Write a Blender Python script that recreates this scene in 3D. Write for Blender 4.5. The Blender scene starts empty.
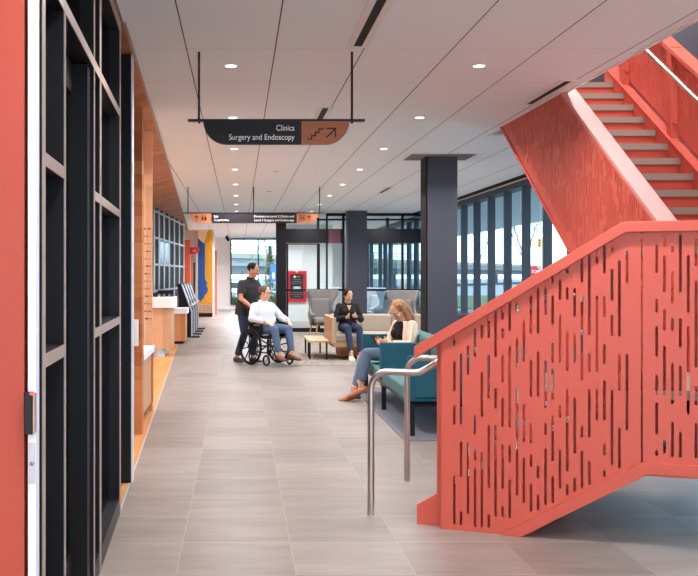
import bpy, bmesh, math, random
from mathutils import Vector, Matrix, Quaternion
R = random.Random(7)
SC = bpy.context.scene
COL = SC.collection
PI = math.pi
rad = math.radians

# ------------------------------------------------------------------ materials
def lin(c):
    o = []
    for v in c:
        v = v / 255.0
        o.append(v / 12.92 if v <= 0.04045 else ((v + 0.055) / 1.055) ** 2.4)
    return (o[0], o[1], o[2], 1.0)

class NT:
    def __init__(s, name):
        s.m = bpy.data.materials.new(name); s.m.use_nodes = True
        s.t = s.m.node_tree; s.t.nodes.clear()
        s.out = s.t.nodes.new('ShaderNodeOutputMaterial')
    def n(s, kind, **kw):
        nd = s.t.nodes.new(kind)
        for k, v in kw.items(): setattr(nd, k, v)
        return nd
    def l(s, a, b): s.t.links.new(a, b)
    def val(s, sock, v):
        if hasattr(v, 'bl_idname') or hasattr(v, 'links'): s.l(v, sock)
        else: sock.default_value = v
    def math(s, op, a, b=0.0, c=0.0):
        nd = s.n('ShaderNodeMath', operation=op)
        s.val(nd.inputs[0], a); s.val(nd.inputs[1], b); s.val(nd.inputs[2], c)
        return nd.outputs[0]
    def mix(s, f, a, b):
        nd = s.n('ShaderNodeMix', data_type='RGBA')
        s.val(nd.inputs[0], f); s.val(nd.inputs[6], a); s.val(nd.inputs[7], b)
        return nd.outputs[2]
    def coord(s, kind='Object'):
        return s.n('ShaderNodeTexCoord').outputs[kind]
    def mapped(s, sc=(1, 1, 1), loc=(0, 0, 0), rot=(0, 0, 0)):
        mp = s.n('ShaderNodeMapping'); s.l(s.coord(), mp.inputs[0])
        mp.inputs['Location'].default_value = loc; mp.inputs['Rotation'].default_value = rot
        mp.inputs['Scale'].default_value = sc
        return mp.outputs[0]
    def noise(s, vec, scale, detail=3, rough=0.55):
        nd = s.n('ShaderNodeTexNoise'); s.l(vec, nd.inputs['Vector'])
        nd.inputs['Scale'].default_value = scale; nd.inputs['Detail'].default_value = detail
        nd.inputs['Roughness'].default_value = rough
        return nd.outputs['Fac']
    def ramp(s, f, stops):
        nd = s.n('ShaderNodeValToRGB'); s.l(f, nd.inputs[0])
        e = nd.color_ramp.elements
        while len(e) < len(stops): e.new(0.5)
        for i, (p, c) in enumerate(stops): e[i].position = p; e[i].color = c
        return nd.outputs[0]
    def bsdf(s, col, rough=0.5, metal=0.0, spec=0.5, bump=None, bstr=0.2, bdist=0.01):
        b = s.n('ShaderNodeBsdfPrincipled')
        s.val(b.inputs['Base Color'], col); s.val(b.inputs['Roughness'], rough)
        b.inputs['Metallic'].default_value = metal; b.inputs['Specular IOR Level'].default_value = spec
        if bump is not None:
            bp = s.n('ShaderNodeBump'); s.l(bump, bp.inputs['Height'])
            bp.inputs['Strength'].default_value = bstr; bp.inputs['Distance'].default_value = bdist
            s.l(bp.outputs[0], b.inputs['Normal'])
        s.l(b.outputs[0], s.out.inputs[0])
        return s.m

def plain(name, c, rough=0.5, metal=0.0, spec=0.5, var=0.06, sc=6.0, bump=0.0):
    t = NT(name); v = t.mapped()
    n = t.noise(v, sc)
    a = lin(c); lo = tuple(x * (1 - var) for x in a[:3]) + (1,); hi = tuple(min(1, x * (1 + var)) for x in a[:3]) + (1,)
    return t.bsdf(t.mix(n, lo, hi), rough, metal, spec, n if bump else None, bump)

def fabric(name, c, sc=260.0, var=0.18, rough=0.9):
    t = NT(name); v = t.mapped()
    n1 = t.noise(v, sc, 2); n2 = t.noise(v, 9.0, 3)
    a = lin(c); lo = tuple(x * (1 - var) for x in a[:3]) + (1,); hi = tuple(min(1, x * (1 + var)) for x in a[:3]) + (1,)
    f = t.math('ADD', t.math('MULTIPLY', n1, 0.6), t.math('MULTIPLY', n2, 0.4))
    return t.bsdf(t.mix(f, lo, hi), rough, 0, 0.25, n1, 0.15, 0.003)

def linemask(t, x, off, pitch, w):
    f = t.math('FRACT', t.math('DIVIDE', t.math('SUBTRACT', x, off - pitch * 200), pitch))
    d = t.math('MINIMUM', f, t.math('SUBTRACT', 1.0, f))
    return t.math('LESS_THAN', t.math('MULTIPLY', d, pitch), w / 2)

def wood(name, cols, plank=(1.2, 0.12), rot=(0, 0, 0), rough=0.45, grain=(2, 30, 30), bumpy=0.05):
    """planks laid along local x after the mapping rotation"""
    t = NT(name); v = t.mapped(rot=rot)
    br = t.n('ShaderNodeTexBrick'); t.l(v, br.inputs['Vector'])
    br.offset = 0.37; br.inputs['Scale'].default_value = 1.0
    br.inputs['Brick Width'].default_value = plank[0]; br.inputs['Row Height'].default_value = plank[1]
    br.inputs['Mortar Size'].default_value = 0.0012; br.inputs['Color1'].default_value = (0, 0, 0, 1)
    br.inputs['Color2'].default_value = (1, 1, 1, 1); br.inputs['Mortar'].default_value = (0.5, 0.5, 0.5, 1)
    mp = t.n('ShaderNodeMapping'); t.l(v, mp.inputs[0]); mp.inputs['Scale'].default_value = grain
    g = t.noise(mp.outputs[0], 1.0, 5, 0.6)
    f = t.math('ADD', t.math('MULTIPLY', br.outputs['Color'], 0.55), t.math('MULTIPLY', g, 0.5))
    c = t.ramp(f, [(0.12, lin(cols[0])), (0.5, lin(cols[1])), (0.88, lin(cols[2]))])
    c = t.mix(t.math('MULTIPLY', br.outputs['Fac'], 0.55), c, tuple(x * 0.35 for x in lin(cols[0])[:3]) + (1,))
    return t.bsdf(c, rough, 0, 0.4, g, bumpy)

def glass(name, tint=(235, 245, 247), refl=1.0, clear=0.97):
    t = NT(name)
    tr = t.n('ShaderNodeBsdfTransparent'); c = lin(tint)
    tr.inputs[0].default_value = tuple(x * clear for x in c[:3]) + (1,)
    gl = t.n('ShaderNodeBsdfGlossy'); gl.inputs['Roughness'].default_value = 0.01
    fr = t.n('ShaderNodeFresnel'); fr.inputs[0].default_value = 1.5
    mx = t.n('ShaderNodeMixShader')
    # the raw factor would double-count the two faces of a thin pane
    nz = t.noise(t.coord(), 3.0)
    front = t.math('SUBTRACT', 1.0, t.n('ShaderNodeNewGeometry').outputs['Backfacing'])
    t.l(t.math('MULTIPLY', t.math('MULTIPLY', fr.outputs[0], front), t.math('ADD', 0.9 * refl, t.math('MULTIPLY', nz, 0.1))), mx.inputs[0])
    t.l(tr.outputs[0], mx.inputs[1]); t.l(gl.outputs[0], mx.inputs[2]); t.l(mx.outputs[0], t.out.inputs[0])
    return t.m

def emit(name, c, s):
    t = NT(name); e = t.n('ShaderNodeEmission'); e.inputs[0].default_value = lin(c); e.inputs[1].default_value = s
    t.l(e.outputs[0], t.out.inputs[0]); return t.m

def floor_tile():
    t = NT('porcelain_tile'); v = t.coord(); sx = t.n('ShaderNodeSeparateXYZ'); t.l(v, sx.inputs[0])
    P = 0.607
    gx = linemask(t, sx.outputs[0], 0.289, P, 0.0035); gy = linemask(t, sx.outputs[1], 6.23, P, 0.007)
    g = t.math('MAXIMUM', gx, gy)
    cx = t.math('FLOOR', t.math('DIVIDE', t.math('SUBTRACT', sx.outputs[0], 0.289 - 200 * P), P))
    cy = t.math('FLOOR', t.math('DIVIDE', t.math('SUBTRACT', sx.outputs[1], 6.23 - 200 * P), P))
    cb = t.n('ShaderNodeCombineXYZ'); t.l(cx, cb.inputs[0]); t.l(cy, cb.inputs[1])
    wn = t.n('ShaderNodeTexWhiteNoise'); t.l(cb.outputs[0], wn.inputs[0])
    off = t.n('ShaderNodeVectorMath', operation='MULTIPLY_ADD'); t.l(wn.outputs['Color'], off.inputs[0])
    off.inputs[1].default_value = (7, 7, 7); t.l(v, off.inputs[2])
    mp = t.n('ShaderNodeMapping'); t.l(off.outputs[0], mp.inputs[0]); mp.inputs['Scale'].default_value = (1.1, 4.5, 1)
    n1 = t.noise(mp.outputs[0], 1.6, 6, 0.6)
    n2 = t.noise(off.outputs[0], 5.0, 6, 0.7)
    f = t.math('ADD', t.math('MULTIPLY', n1, 0.6), t.math('ADD', t.math('MULTIPLY', n2, 0.25), t.math('MULTIPLY', wn.outputs['Value'], 0.2)))
    c = t.ramp(f, [(0.25, lin((100, 90, 83))), (0.52, lin((131, 120, 111))), (0.8, lin((153, 143, 135)))])
    c = t.mix(g, c, lin((160, 147, 134)))
    r = t.math('ADD', 0.30, t.math('MULTIPLY', n2, 0.16))
    return t.bsdf(c, r, 0, 0.5, t.math('SUBTRACT', 1.0, g), 0.05, 0.002)

def ceiling_panel():
    t = NT('ceiling_panel'); v = t.coord(); sx = t.n('ShaderNodeSeparateXYZ'); t.l(v, sx.inputs[0])
    gx = linemask(t, sx.outputs[0], 0.257, 0.63, 0.008); gy = linemask(t, sx.outputs[1], 7.04, 1.256, 0.006)
    n = t.noise(v, 60.0, 3); n2 = t.noise(v, 0.8, 3)
    c = t.mix(n2, lin((240, 245, 249)), lin((244, 248, 252)))
    c = t.mix(t.math('MULTIPLY', gy, 0.35), c, lin((120, 105, 98)))
    c = t.mix(gx, c, lin((84, 66, 58)))
    return t.bsdf(c, 0.85, 0, 0.2, n, 0.03, 0.002)

def pebble_carpet(name, a, b, sc):
    t = NT(name); v = t.coord()
    vo = t.n('ShaderNodeTexVoronoi'); t.l(v, vo.inputs['Vector']); vo.inputs['Scale'].default_value = sc
    n = t.noise(v, sc * 0.7, 3)
    c = t.mix(t.math('ADD', t.math('MULTIPLY', vo.outputs['Color'], 0.6), t.math('MULTIPLY', n, 0.4)), lin(a), lin(b))
    return t.bsdf(c, 0.95, 0, 0.1, n, 0.3, 0.004)

M = {}
M['red'] = plain('coral_paint', (200, 86, 69), 0.42, 0, 0.4, 0.03, 3)
M['red_wall'] = plain('coral_wall_paint', (164, 72, 58), 0.5, 0, 0.3, 0.03, 2)
M['black'] = plain('black_anodised', (20, 19, 23), 0.42, 0.0, 0.3, 0.1, 4)
M['black_matte'] = plain('black_matte', (14, 14, 16), 0.65, 0, .25)
M['taupe'] = plain('bronze_edge', (166, 146, 134), 0.4, 0.25, 0.5, 0.05, 5)
M['charcoal'] = plain('charcoal_paint', (74, 74, 84), 0.55, 0, 0.4, 0.05, 4)
M['slate'] = plain('slate_mullion', (62, 70, 82), 0.45, 0.1, 0.5, 0.06, 4)
M['white'] = plain('white_paint', (236, 233, 230), 0.55, 0, 0.35, 0.02, 3)
M['white_wall'] = plain('white_wall_paint', (236, 226, 220), 0.7, 0, 0.3, 0.02, 1)
M['whitemetal'] = plain('pale_metal', (214, 217, 224), 0.35, 0.1, 0.5, 0.04, 4)
M['steel'] = plain('brushed_steel', (205, 192, 184), 0.3, 0.95, 0.5, 0.05, 30)
M['alu'] = plain('aluminium', (196, 204, 208), 0.35, 0.5, 0.5, 0.05, 10)
M['tile'] = floor_tile()
M['ceil'] = ceiling_panel()
M['woodfloor'] = wood('oak_floor', [(176, 110, 52), (206, 142, 78), (222, 166, 104)], (1.6, 0.14), (0, 0, rad(90)), 0.4)
M['woodceil'] = wood('walnut_ceiling', [(148, 88, 52), (178, 114, 72), (196, 134, 92)], (1.3, 0.16), (0, 0, rad(62)), 0.5)
M['woodwall'] = wood('cherry_wall', [(150, 84, 44), (188, 112, 60), (208, 136, 80)], (1.1, 0.13), (rad(90), 0, 0), 0.5)
M['woodlight'] = wood('pale_oak', [(190, 142, 104), (208, 162, 124), (220, 178, 140)], (2.5, 2.5), (rad(90), 0, 0), 0.5, (3, 40, 40))
M['woodpanel'] = wood('copper_oak', [(160, 92, 56), (184, 112, 72), (200, 130, 88)], (2.0, 0.5), (rad(90), 0, 0), 0.5, (3, 60, 60))
M['woodwarm'] = wood('honey_oak', [(176, 112, 64), (200, 134, 82), (214, 154, 104)], (2.5, 2.5), (rad(90), 0, 0), 0.5, (4, 40, 40))
M['palepanel'] = plain('pale_panel', (206, 178, 156), 0.35, 0, 0.5, 0.06, 8)
M['glass'] = glass('clear_glass')
M['glassdark'] = glass('grey_glass', (170, 182, 190), 1.0, 0.9)
M['tread'] = plain('terrazzo_tread', (150, 134, 122), 0.6, 0, 0.3, 0.12, 160)
M['teal'] = fabric('teal_cloth', (36, 88, 104))
M['tealseat'] = fabric('sea_green_cloth', (82, 118, 118))
M['beige'] = fabric('beige_cloth', (170, 157, 140))
M['grey'] = fabric('grey_cloth', (140, 134, 131))
M['greylight'] = fabric('pale_cloth', (206, 212, 218))
M['lightrug'] = pebble_carpet('pebble_carpet', (78, 70, 62), (178, 167, 153), 22)
M['darkrug'] = pebble_carpet('slate_carpet', (96, 98, 104), (128, 128, 134), 60)
M['concrete'] = plain('concrete', (150, 148, 144), 0.85, 0, 0.2, 0.12, 2)
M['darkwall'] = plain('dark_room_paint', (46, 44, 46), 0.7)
M['white_ink'] = plain('white_lettering', (240, 238, 234), 0.5)
M['black_ink'] = plain('black_lettering', (26, 22, 20), 0.5)
M['signblack'] = plain('sign_black', (30, 28, 32), 0.5, 0, 0.3, 0.05, 5)

# ------------------------------------------------------------------ mesh building
class MB:
    def __init__(s): s.v = []; s.f = []; s.sm = set()
    def add(s, vs, fs, smooth=False):
        o = len(s.v); s.v += [tuple(v) for v in vs]
        for f in fs:
            if smooth: s.sm.add(len(s.f))
            s.f.append(tuple(i + o for i in f))
        return s
    def box(s, x0, x1, y0, y1, z0, z1):
        vs = [(x0,y0,z0),(x1,y0,z0),(x1,y1,z0),(x0,y1,z0),(x0,y0,z1),(x1,y0,z1),(x1,y1,z1),(x0,y1,z1)]
        return s.add(vs, [(0,3,2,1),(4,5,6,7),(0,1,5,4),(1,2,6,5),(2,3,7,6),(3,0,4,7)])
    def prism(s, pts, ext):
        """pts: planar 3-D outline, ext: extrusion vector"""
        n = len(pts); e = Vector(ext)
        vs = [Vector(p) for p in pts] + [Vector(p) + e for p in pts]
        fs = [tuple(range(n - 1, -1, -1)), tuple(range(n, 2 * n))]
        fs += [(i, (i + 1) % n, n + (i + 1) % n, n + i) for i in range(n)]
        return s.add(vs, fs)
    def bar(s, a, b, w, h, up=(0, 0, 1)):
        a, b = Vector(a), Vector(b); d = (b - a).normalized(); u = Vector(up)
        if abs(d.dot(u)) > 0.99: u = Vector((0, 1, 0))
        r = d.cross(u).normalized(); u = r.cross(d).normalized()
        q = [a + r * sx * w / 2 + u * sz * h / 2 for sx, sz in ((-1,-1),(1,-1),(1,1),(-1,1))]
        return s.prism(q, b - a)
    def tube(s, pts, r, n=12, cap=True):
        pts = [Vector(p) for p in pts]; rs = r if isinstance(r, (list, tuple)) else [r] * len(pts)
        T = []
        for i in range(len(pts)):
            d = (pts[min(i + 1, len(pts) - 1)] - pts[max(i - 1, 0)]); T.append(d.normalized())
        up = Vector((0, 0, 1)) if abs(T[0].z) < 0.9 else Vector((1, 0, 0))
        x = T[0].cross(up).normalized(); vs = []; fs = []
        for i, p in enumerate(pts):
            if i: x = (T[i - 1].rotation_difference(T[i]) @ x)
            x = (x - T[i] * x.dot(T[i])).normalized(); y = T[i].cross(x)
            for k in range(n):
                a = 2 * PI * k / n; vs.append(p + (x * math.cos(a) + y * math.sin(a)) * rs[i])
        for i in range(len(pts) - 1):
            for k in range(n):
                k2 = (k + 1) % n; fs.append((i*n+k, i*n+k2, (i+1)*n+k2, (i+1)*n+k))
        s.add(vs, fs, True)
        if cap:
            s.add(vs[:n], [tuple(range(n - 1, -1, -1))]); s.add(vs[-n:], [tuple(range(n))])
        return s
    def cyl(s, a, b, r, n=20): return s.tube([a, b], r, n)
    def lathe(s, prof, c=(0, 0, 0), n=24):
        vs = []; fs = []; c = Vector(c)
        for r, z in prof:
            for k in range(n):
                a = 2 * PI * k / n; vs.append(c + Vector((r * math.cos(a), r * math.sin(a), z)))
        for i in range(len(prof) - 1):
            for k in range(n):
                k2 = (k + 1) % n; fs.append((i*n+k, i*n+k2, (i+1)*n+k2, (i+1)*n+k))
        s.add(vs, fs, True)
        s.add(vs[:n], [tuple(range(n - 1, -1, -1))]); s.add(vs[-n:], [tuple(range(n))])
        return s
    def ball(s, c, r, mat=None, nu=16, nv=10):
        """r: radius or three radii; mat: optional 3x3 axes"""
        rr = r if isinstance(r, (tuple, list)) else (r, r, r); c = Vector(c); vs = []; fs = []
        for j in range(nv + 1):
            th = PI * j / nv
            for i in range(nu):
                ph = 2 * PI * i / nu
                p = Vector((math.sin(th) * math.cos(ph) * rr[0], math.sin(th) * math.sin(ph) * rr[1], math.cos(th) * rr[2]))
                vs.append(c + ((mat @ p) if mat is not None else p))
        for j in range(nv):
            for i in range(nu):
                i2 = (i + 1) % nu; fs.append((j*nu+i, (j+1)*nu+i, (j+1)*nu+i2, j*nu+i2))
        return s.add(vs, fs, True)
    def ring(s, c, R_, r, axis=(0, 1, 0), n=40, m=8):
        ax = Vector(axis).normalized(); u = ax.orthogonal().normalized(); w = ax.cross(u); c = Vector(c); vs = []; fs = []
        for i in range(n):
            a = 2 * PI * i / n; d = u * math.cos(a) + w * math.sin(a)
            for k in range(m):
                b = 2 * PI * k / m; vs.append(c + d * (R_ + r * math.cos(b)) + ax * r * math.sin(b))
        for i in range(n):
            for k in range(m):
                fs.append((i*m+k, ((i+1)%n)*m+k, ((i+1)%n)*m+(k+1)%m, i*m+(k+1)%m))
        return s.add(vs, fs, True)
    def obj(s, name, mat, parent=None, bevel=0.0, seg=2, xf=None, solid=0.0, subsurf=0):
        me = bpy.data.meshes.new(name)
        vs = [xf @ Vector(v) for v in s.v] if xf is not None else s.v
        me.from_pydata([tuple(v) for v in vs], [], s.f); me.update()
        bm = bmesh.new(); bm.from_mesh(me)
        bmesh.ops.remove_doubles(bm, verts=bm.verts, dist=1e-6) if s.sm and not bevel and False else None
        bmesh.ops.recalc_face_normals(bm, faces=bm.faces); bm.to_mesh(me); bm.free()
        for i, p in enumerate(me.polygons): p.use_smooth = i in s.sm
        me.materials.append(mat)
        o = bpy.data.objects.new(name, me); COL.objects.link(o)
        if parent is not None: o.parent = parent
        if solid:
            md = o.modifiers.new('solid', 'SOLIDIFY'); md.thickness = solid; md.offset = 0
        if bevel:
            md = o.modifiers.new('bevel', 'BEVEL'); md.width = bevel; md.segments = seg; md.limit_method = 'ANGLE'
        if subsurf:
            md = o.modifiers.new('sub', 'SUBSURF'); md.levels = subsurf; md.render_levels = subsurf
        return o

def tag(o, label=None, cat=None, group=None, kind=None):
    if label: o['label'] = label
    if cat: o['category'] = cat
    if group: o['group'] = group
    if kind: o['kind'] = kind
    return o
def thing(name, label, cat, loc=(0, 0, 0), rz=0.0, group=None):
    o = bpy.data.objects.new(name, None); COL.objects.link(o); o.empty_display_size = 0.1
    o.location = loc; o.rotation_euler = (0, 0, rz)
    return tag(o, label, cat, group)
def struct(o): o['kind'] = 'structure'; return o
def kids(o): return [c for c in COL.objects if c.parent == o]
def dup(o, loc=None, label=None, parent=None):
    c = o.copy(); COL.objects.link(c)
    if parent is not None: c.parent = parent
    for k in kids(o): dup(k, None, None, c)
    if loc is not None: c.location = loc
    if label: c['label'] = label
    return c
def text(body, size, mat, name='lettering', parent=None, align='LEFT', loc=(0, 0, 0), rot=(PI / 2, 0, 0), depth=0.002, font_scale=1.0):
    cu = bpy.data.curves.new('t', 'FONT'); cu.body = body; cu.size = size; cu.align_x = align; cu.extrude = depth
    to = bpy.data.objects.new('t', cu); COL.objects.link(to)
    dg = bpy.context.evaluated_depsgraph_get(); dg.update()
    me = bpy.data.meshes.new_from_object(to.evaluated_get(dg))
    bpy.data.objects.remove(to); bpy.data.curves.remove(cu)
    me.materials.clear(); me.materials.append(mat); me.name = name
    o = bpy.data.objects.new(name, me); COL.objects.link(o); o.location = loc; o.rotation_euler = rot
    if parent is not None: o.parent = parent
    return o
def arc(c, r, a0, a1, n=8):
    return [(c[0] + r * math.cos(a0 + (a1 - a0) * i / n), c[1] + r * math.sin(a0 + (a1 - a0) * i / n)) for i in range(n + 1)]
def slotted(outlines, slots, w, th, to3d):
    """flat sheets with rounded slots cut through; outlines: list of (polygon, slots); returns MB in 3-D through to3d(s, z, t)"""
    mb = MB()
    for poly, sl in zip(outlines, slots):
        cu = bpy.data.curves.new('p', 'CURVE'); cu.dimensions = '2D'; cu.fill_mode = 'BOTH'; cu.extrude = th / 2
        loops = [poly]
        for (s0, z0, z1) in sl:
            r = w / 2
            if z1 - z0 < 2.4 * r: continue
            loops.append(arc((s0, z1 - r), r, 0, PI, 4) + arc((s0, z0 + r), r, PI, 2 * PI, 4))
        for lp in loops:
            sp = cu.splines.new('POLY'); sp.points.add(len(lp) - 1); sp.use_cyclic_u = True
            for i, (a, b) in enumerate(lp): sp.points[i].co = (a, b, 0, 1)
        ob = bpy.data.objects.new('p', cu); COL.objects.link(ob)
        dg = bpy.context.evaluated_depsgraph_get(); dg.update()
        me = bpy.data.meshes.new_from_object(ob.evaluated_get(dg))
        mb.add([to3d(v.co.x, v.co.y, v.co.z) for v in me.vertices], [tuple(p.vertices) for p in me.polygons])
        bpy.data.objects.remove(ob); bpy.data.curves.remove(cu); bpy.data.meshes.remove(me)
    return mb

# ------------------------------------------------------------------ camera
HC = 1.517            # eye height
cam = bpy.data.cameras.new('camera'); cam.sensor_width = 36.0; cam.lens = 993.0 / 698.0 * 36.0
cam.shift_x = (349 - 239) / 698.0; cam.shift_y = -(288 - 274.5) / 698.0
cam.clip_start = 0.05; cam.clip_end = 1000
co = bpy.data.objects.new('camera', cam); COL.objects.link(co)
co.location = (0, 0, HC); co.rotation_euler = (PI / 2, 0, 0); SC.camera = co
CEIL = 3.12
def LX(y, c=-0.531): return c - 0.0373 * y       # the slightly splayed line along the left side

# ------------------------------------------------------------------ the room
XR = 4.9
struct(MB().prism([(LX(-7), -7, 0), (9 - 4.1, -7, 0), (XR, 43.4, 0), (LX(43.4), 43.4, 0)], (0, 0, -0.2)).obj('floor', M['tile']))
struct(MB().prism([(-6, -7, 0), (LX(-7), -7, 0), (LX(43.4), 43.4, 0), (-6, 43.4, 0)], (0, 0, -0.2)).obj('floor_timber', M['woodfloor']))
bm_ = MB()
bm_.prism([(LX(3.0) - .0, 3.0, 0.0), (LX(3.0) + .012, 3.0, 0), (LX(30) + .012, 30, 0), (LX(30), 30, 0)], (0, 0, 0.0025))
struct(bm_.obj('trim_1', M['alu']))
# carpets
struct(MB().box(1.505, XR, 9.05, 13.3, 0, 0.006).obj('floor_carpet_slate', M['darkrug']))
struct(MB().box(0.92, XR, 16.5, 25.9, 0, 0.006).obj('floor_carpet_pebble', M['lightrug']))
# ceiling with the stair opening
SX0, SX1, SY0, SY1 = 2.87, 4.55, 3.0, 11.42
CE = -0.50
cb = MB()
cb.prism([(LX(-7, CE), -7, CEIL), (SX0, -7, CEIL), (SX0, 43.4, CEIL), (LX(43.4, CE), 43.4, CEIL)], (0, 0, 0.02))
cb.box(SX0, XR, -7, SY0, CEIL, CEIL + .02); cb.box(SX0, 4.72, SY1, 43.4, CEIL, CEIL + .02); cb.box(SX1, XR, SY0, SY1, CEIL, CEIL + .02)
struct(cb.obj('ceiling', M['ceil']))
struct(MB().prism([(-6, 3, CEIL), (LX(3, CE), 3, CEIL), (LX(36, CE), 36, CEIL), (-6, 36, CEIL)], (0, 0, 0.02)).obj('ceiling_timber', M['woodceil']))
# slab above, thick edge lining the stair opening
sl = MB()
sl.box(-6, SX0 + .0, -7, 44, CEIL + .03, CEIL + .55); sl.box(SX0, XR + .2, -7, SY0, CEIL + .03, CEIL + .55)
sl.box(SX0, XR + .2, SY1, 44, CEIL + .03, CEIL + .55)
struct(sl.obj('slab', M['white_wall']))
tr = MB(); tr.box(SX0 - .012, SX0 + .012, SY0, SY1, CEIL - .012, CEIL + .56)
struct(tr.obj('trim_2', M['white']))
struct(MB().bar((LX(6.3, CE) + .01, 6.3, CEIL - .008), (LX(36, CE) + .01, 36, CEIL - .008), .02, .02).obj('trim_3', M['taupe']))
# slot recess beside the window wall
struct(MB().box(4.55, 4.72, SY1, 26, CEIL - .004, CEIL - .001).obj('trim_4', M['black_matte']))
struct(MB().box(4.72, XR, -7, 43.4, CEIL - .02, CEIL + .02).obj('ceiling_margin', M['white']))
# upper floor round the stair
up = MB(); up.box(XR + .1, XR + .2, 0, 20, CEIL + .55, 6.6)
struct(up.obj('wall_upper_right', M['charcoal']))
struct(MB().box(-.2, 0, 0, 20, CEIL + .55, 6.6).obj('sun_block_upper_left', M['white_wall'])); struct(MB().box(0, XR + .1, 20, 20.2, CEIL + .55, 6.6).obj('wall_upper_back', M['white_wall'])); struct(MB().box(0, XR + .1, -.2, 0, CEIL + .55, 6.6).obj('wall_upper_front', M['white_wall']))  # left wall added unseen to keep the sun off the stair
struct(MB().box(0.0, XR + .2, 0, 20, 6.6, 6.7).obj('ceiling_upper', M['white_wall']))

# ------------------------------------------------------------------ right window wall
w1 = bpy.data.objects.new('window_1', None); COL.objects.link(w1); struct(w1)
SILL, HEAD = 0.67, 3.0
ww = MB(); ww.box(4.75, XR + .1, 12.6, 43.4, 0, SILL - .03); ww.box(4.75, XR + .1, -7, -2, 0, CEIL); ww.box(4.75, XR + .1, -2, 12.6, 0, .06)
struct(ww.obj('wall_right', M['slate']))
MB().box(4.70, XR + .06, 12.6, 43.4, SILL - .03, SILL + .02).obj('window_sill', M['slate'], w1)
MB().box(4.75, XR + .06, -2, 12.6, .06, .10).obj('window_sill', M['slate'], w1)  # unseen low sill, shaped to let daylight in under the stairs
MB().box(4.75, XR + .1, -2, 43.4, HEAD, CEIL - .021).obj('window_head', M['slate'], w1)
y = 21.25 + 1.146 * 19
g = MB(); g.box(XR - .006, XR + .006, 12.6, 43.4, SILL + .02, HEAD); g.box(XR - .006, XR + .006, -2, 12.6, .1, HEAD); g.obj('glass_pane', M['glass'], w1)
fin = None; first = True
while y > -1.5:
    if first:
        fin = MB().box(4.75, XR - .012, -.03, .03, SILL + .02, HEAD).obj('mullion', M['slate'], w1); fin.location = (0, y, 0); first = False
    elif 28.2 < y < 30.6 or 34.4 < y < 35.6: pass
    elif y > 12.6:
        c = fin.copy(); COL.objects.link(c); c.location = (0, y, 0)
    else:
        MB().box(4.75, XR - .012, y - .03, y + .03, .1, HEAD).obj('mullion', M['slate'], w1)
    y -= 1.146
# exterior canopy over those windows
ct_ = NT('canopy_boards'); sx_ = ct_.n('ShaderNodeSeparateXYZ'); ct_.l(ct_.coord(), sx_.inputs[0])
canopy_mat = ct_.bsdf(ct_.mix(linemask(ct_, sx_.outputs[1], 0, .5, .04), lin((214, 220, 222)), lin((120, 130, 134))), .7)
cn = MB(); cn.box(XR + .12, 10.2, -5, 60, 3.3, 3.6)
struct(cn.obj('canopy_roof', canopy_mat))

# ------------------------------------------------------------------ left: coral wall edge, door jamb, glazed partition
struct(MB().box(-2.2, -0.671, 3.1, 3.16, 0, CEIL).obj('wall_left', M['red_wall']))
struct(MB().box(-0.671, -0.645, 3.16, 3.2, 0, CEIL).obj('trim_5', M['black_matte']))
struct(MB().box(-0.6587, -0.6335, 3.1, 3.15, 0, CEIL).obj('trim_6', M['whitemetal']))
w2 = bpy.data.objects.new('window_2', None); COL.objects.link(w2); struct(w2)
GC = -0.515
def gx(y, o=0.0): return LX(y, GC) + o
def gbar(name, mat, y0, y1, z0, z1, o0, o1):
    return MB().prism([(gx(y0, o0), y0, z0), (gx(y1, o0), y1, z0), (gx(y1, o1), y1, z0), (gx(y0, o1), y0, z0)], (0, 0, z1 - z0)).obj(name, mat, w2)
for (y0, y1) in ((3.217, 3.275), (3.727, 3.766), (4.75, 4.79), (5.02, 5.095), (6.24, 6.315)):
    gbar('mullion', M['black'], y0, y1, 0, CEIL - .002, -0.15, -0.004)
    gbar('mullion_face', M['taupe'], y0 + .004, y1 - .004, 0.0, CEIL - .002, -0.004, 0.0)
TH = .006
for (y0, y1, zs) in ((3.275, 3.727, (1.21, 1.875)), (4.79, 5.02, (1.21, 1.875)), (5.095, 6.24, (1.21, 1.875))):
    for z in zs:
        gbar('rail', M['black'], y0, y1, z, z + .045, -0.07, -0.004); gbar('rail_face', M['taupe'], y0, y1, z, z + .045, -0.004, 0.0)
for (y0, y1) in ((3.275, 3.727), (3.766, 4.75), (4.79, 5.02), (5.095, 6.24)):
    gbar('transom', M['black'], y0, y1, 2.505, 2.553, -0.14, -0.004); gbar('transom_face', M['taupe'], y0, y1, 2.505, 2.553, -0.004, 0.0)
    gbar('top_rail', M['black'], y0, y1, CEIL - .07, CEIL - .003, -0.14, -0.004); gbar('top_rail_face', M['taupe'], y0, y1, CEIL - .07, CEIL - .003, -0.004, 0)
    gbar('glass_pane', M['glassdark'], y0, y1, 2.553, CEIL - .07, -0.075, -0.07)
for (y0, y1) in ((3.275, 3.727), (4.79, 5.02), (5.095, 6.24)):
    gbar('bottom_rail', M['black'], y0, y1, 0, .11, -0.14, -0.004)
    gbar('glass_pane', M['glassdark'], y0, y1, .11, 2.505, -0.075, -0.07)
d1 = bpy.data.objects.new('door_1', None); COL.objects.link(d1); struct(d1)
def dbar(name, mat, y0, y1, z0, z1, o0, o1):
    o = gbar(name, mat, y0, y1, z0, z1, o0, o1); o.parent = d1
dbar('door_stile', M['black'], 3.766, 3.85, 0.01, 2.5, -0.13, -0.09); dbar('door_stile', M['black'], 4.64, 4.75, 0.01, 2.5, -0.13, -0.02)
dbar('door_rail', M['black'], 3.85, 4.64, 0.01, 0.22, -0.13, -0.09); dbar('door_rail', M['black'], 3.85, 4.64, 2.36, 2.5, -0.13, -0.09)
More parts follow.
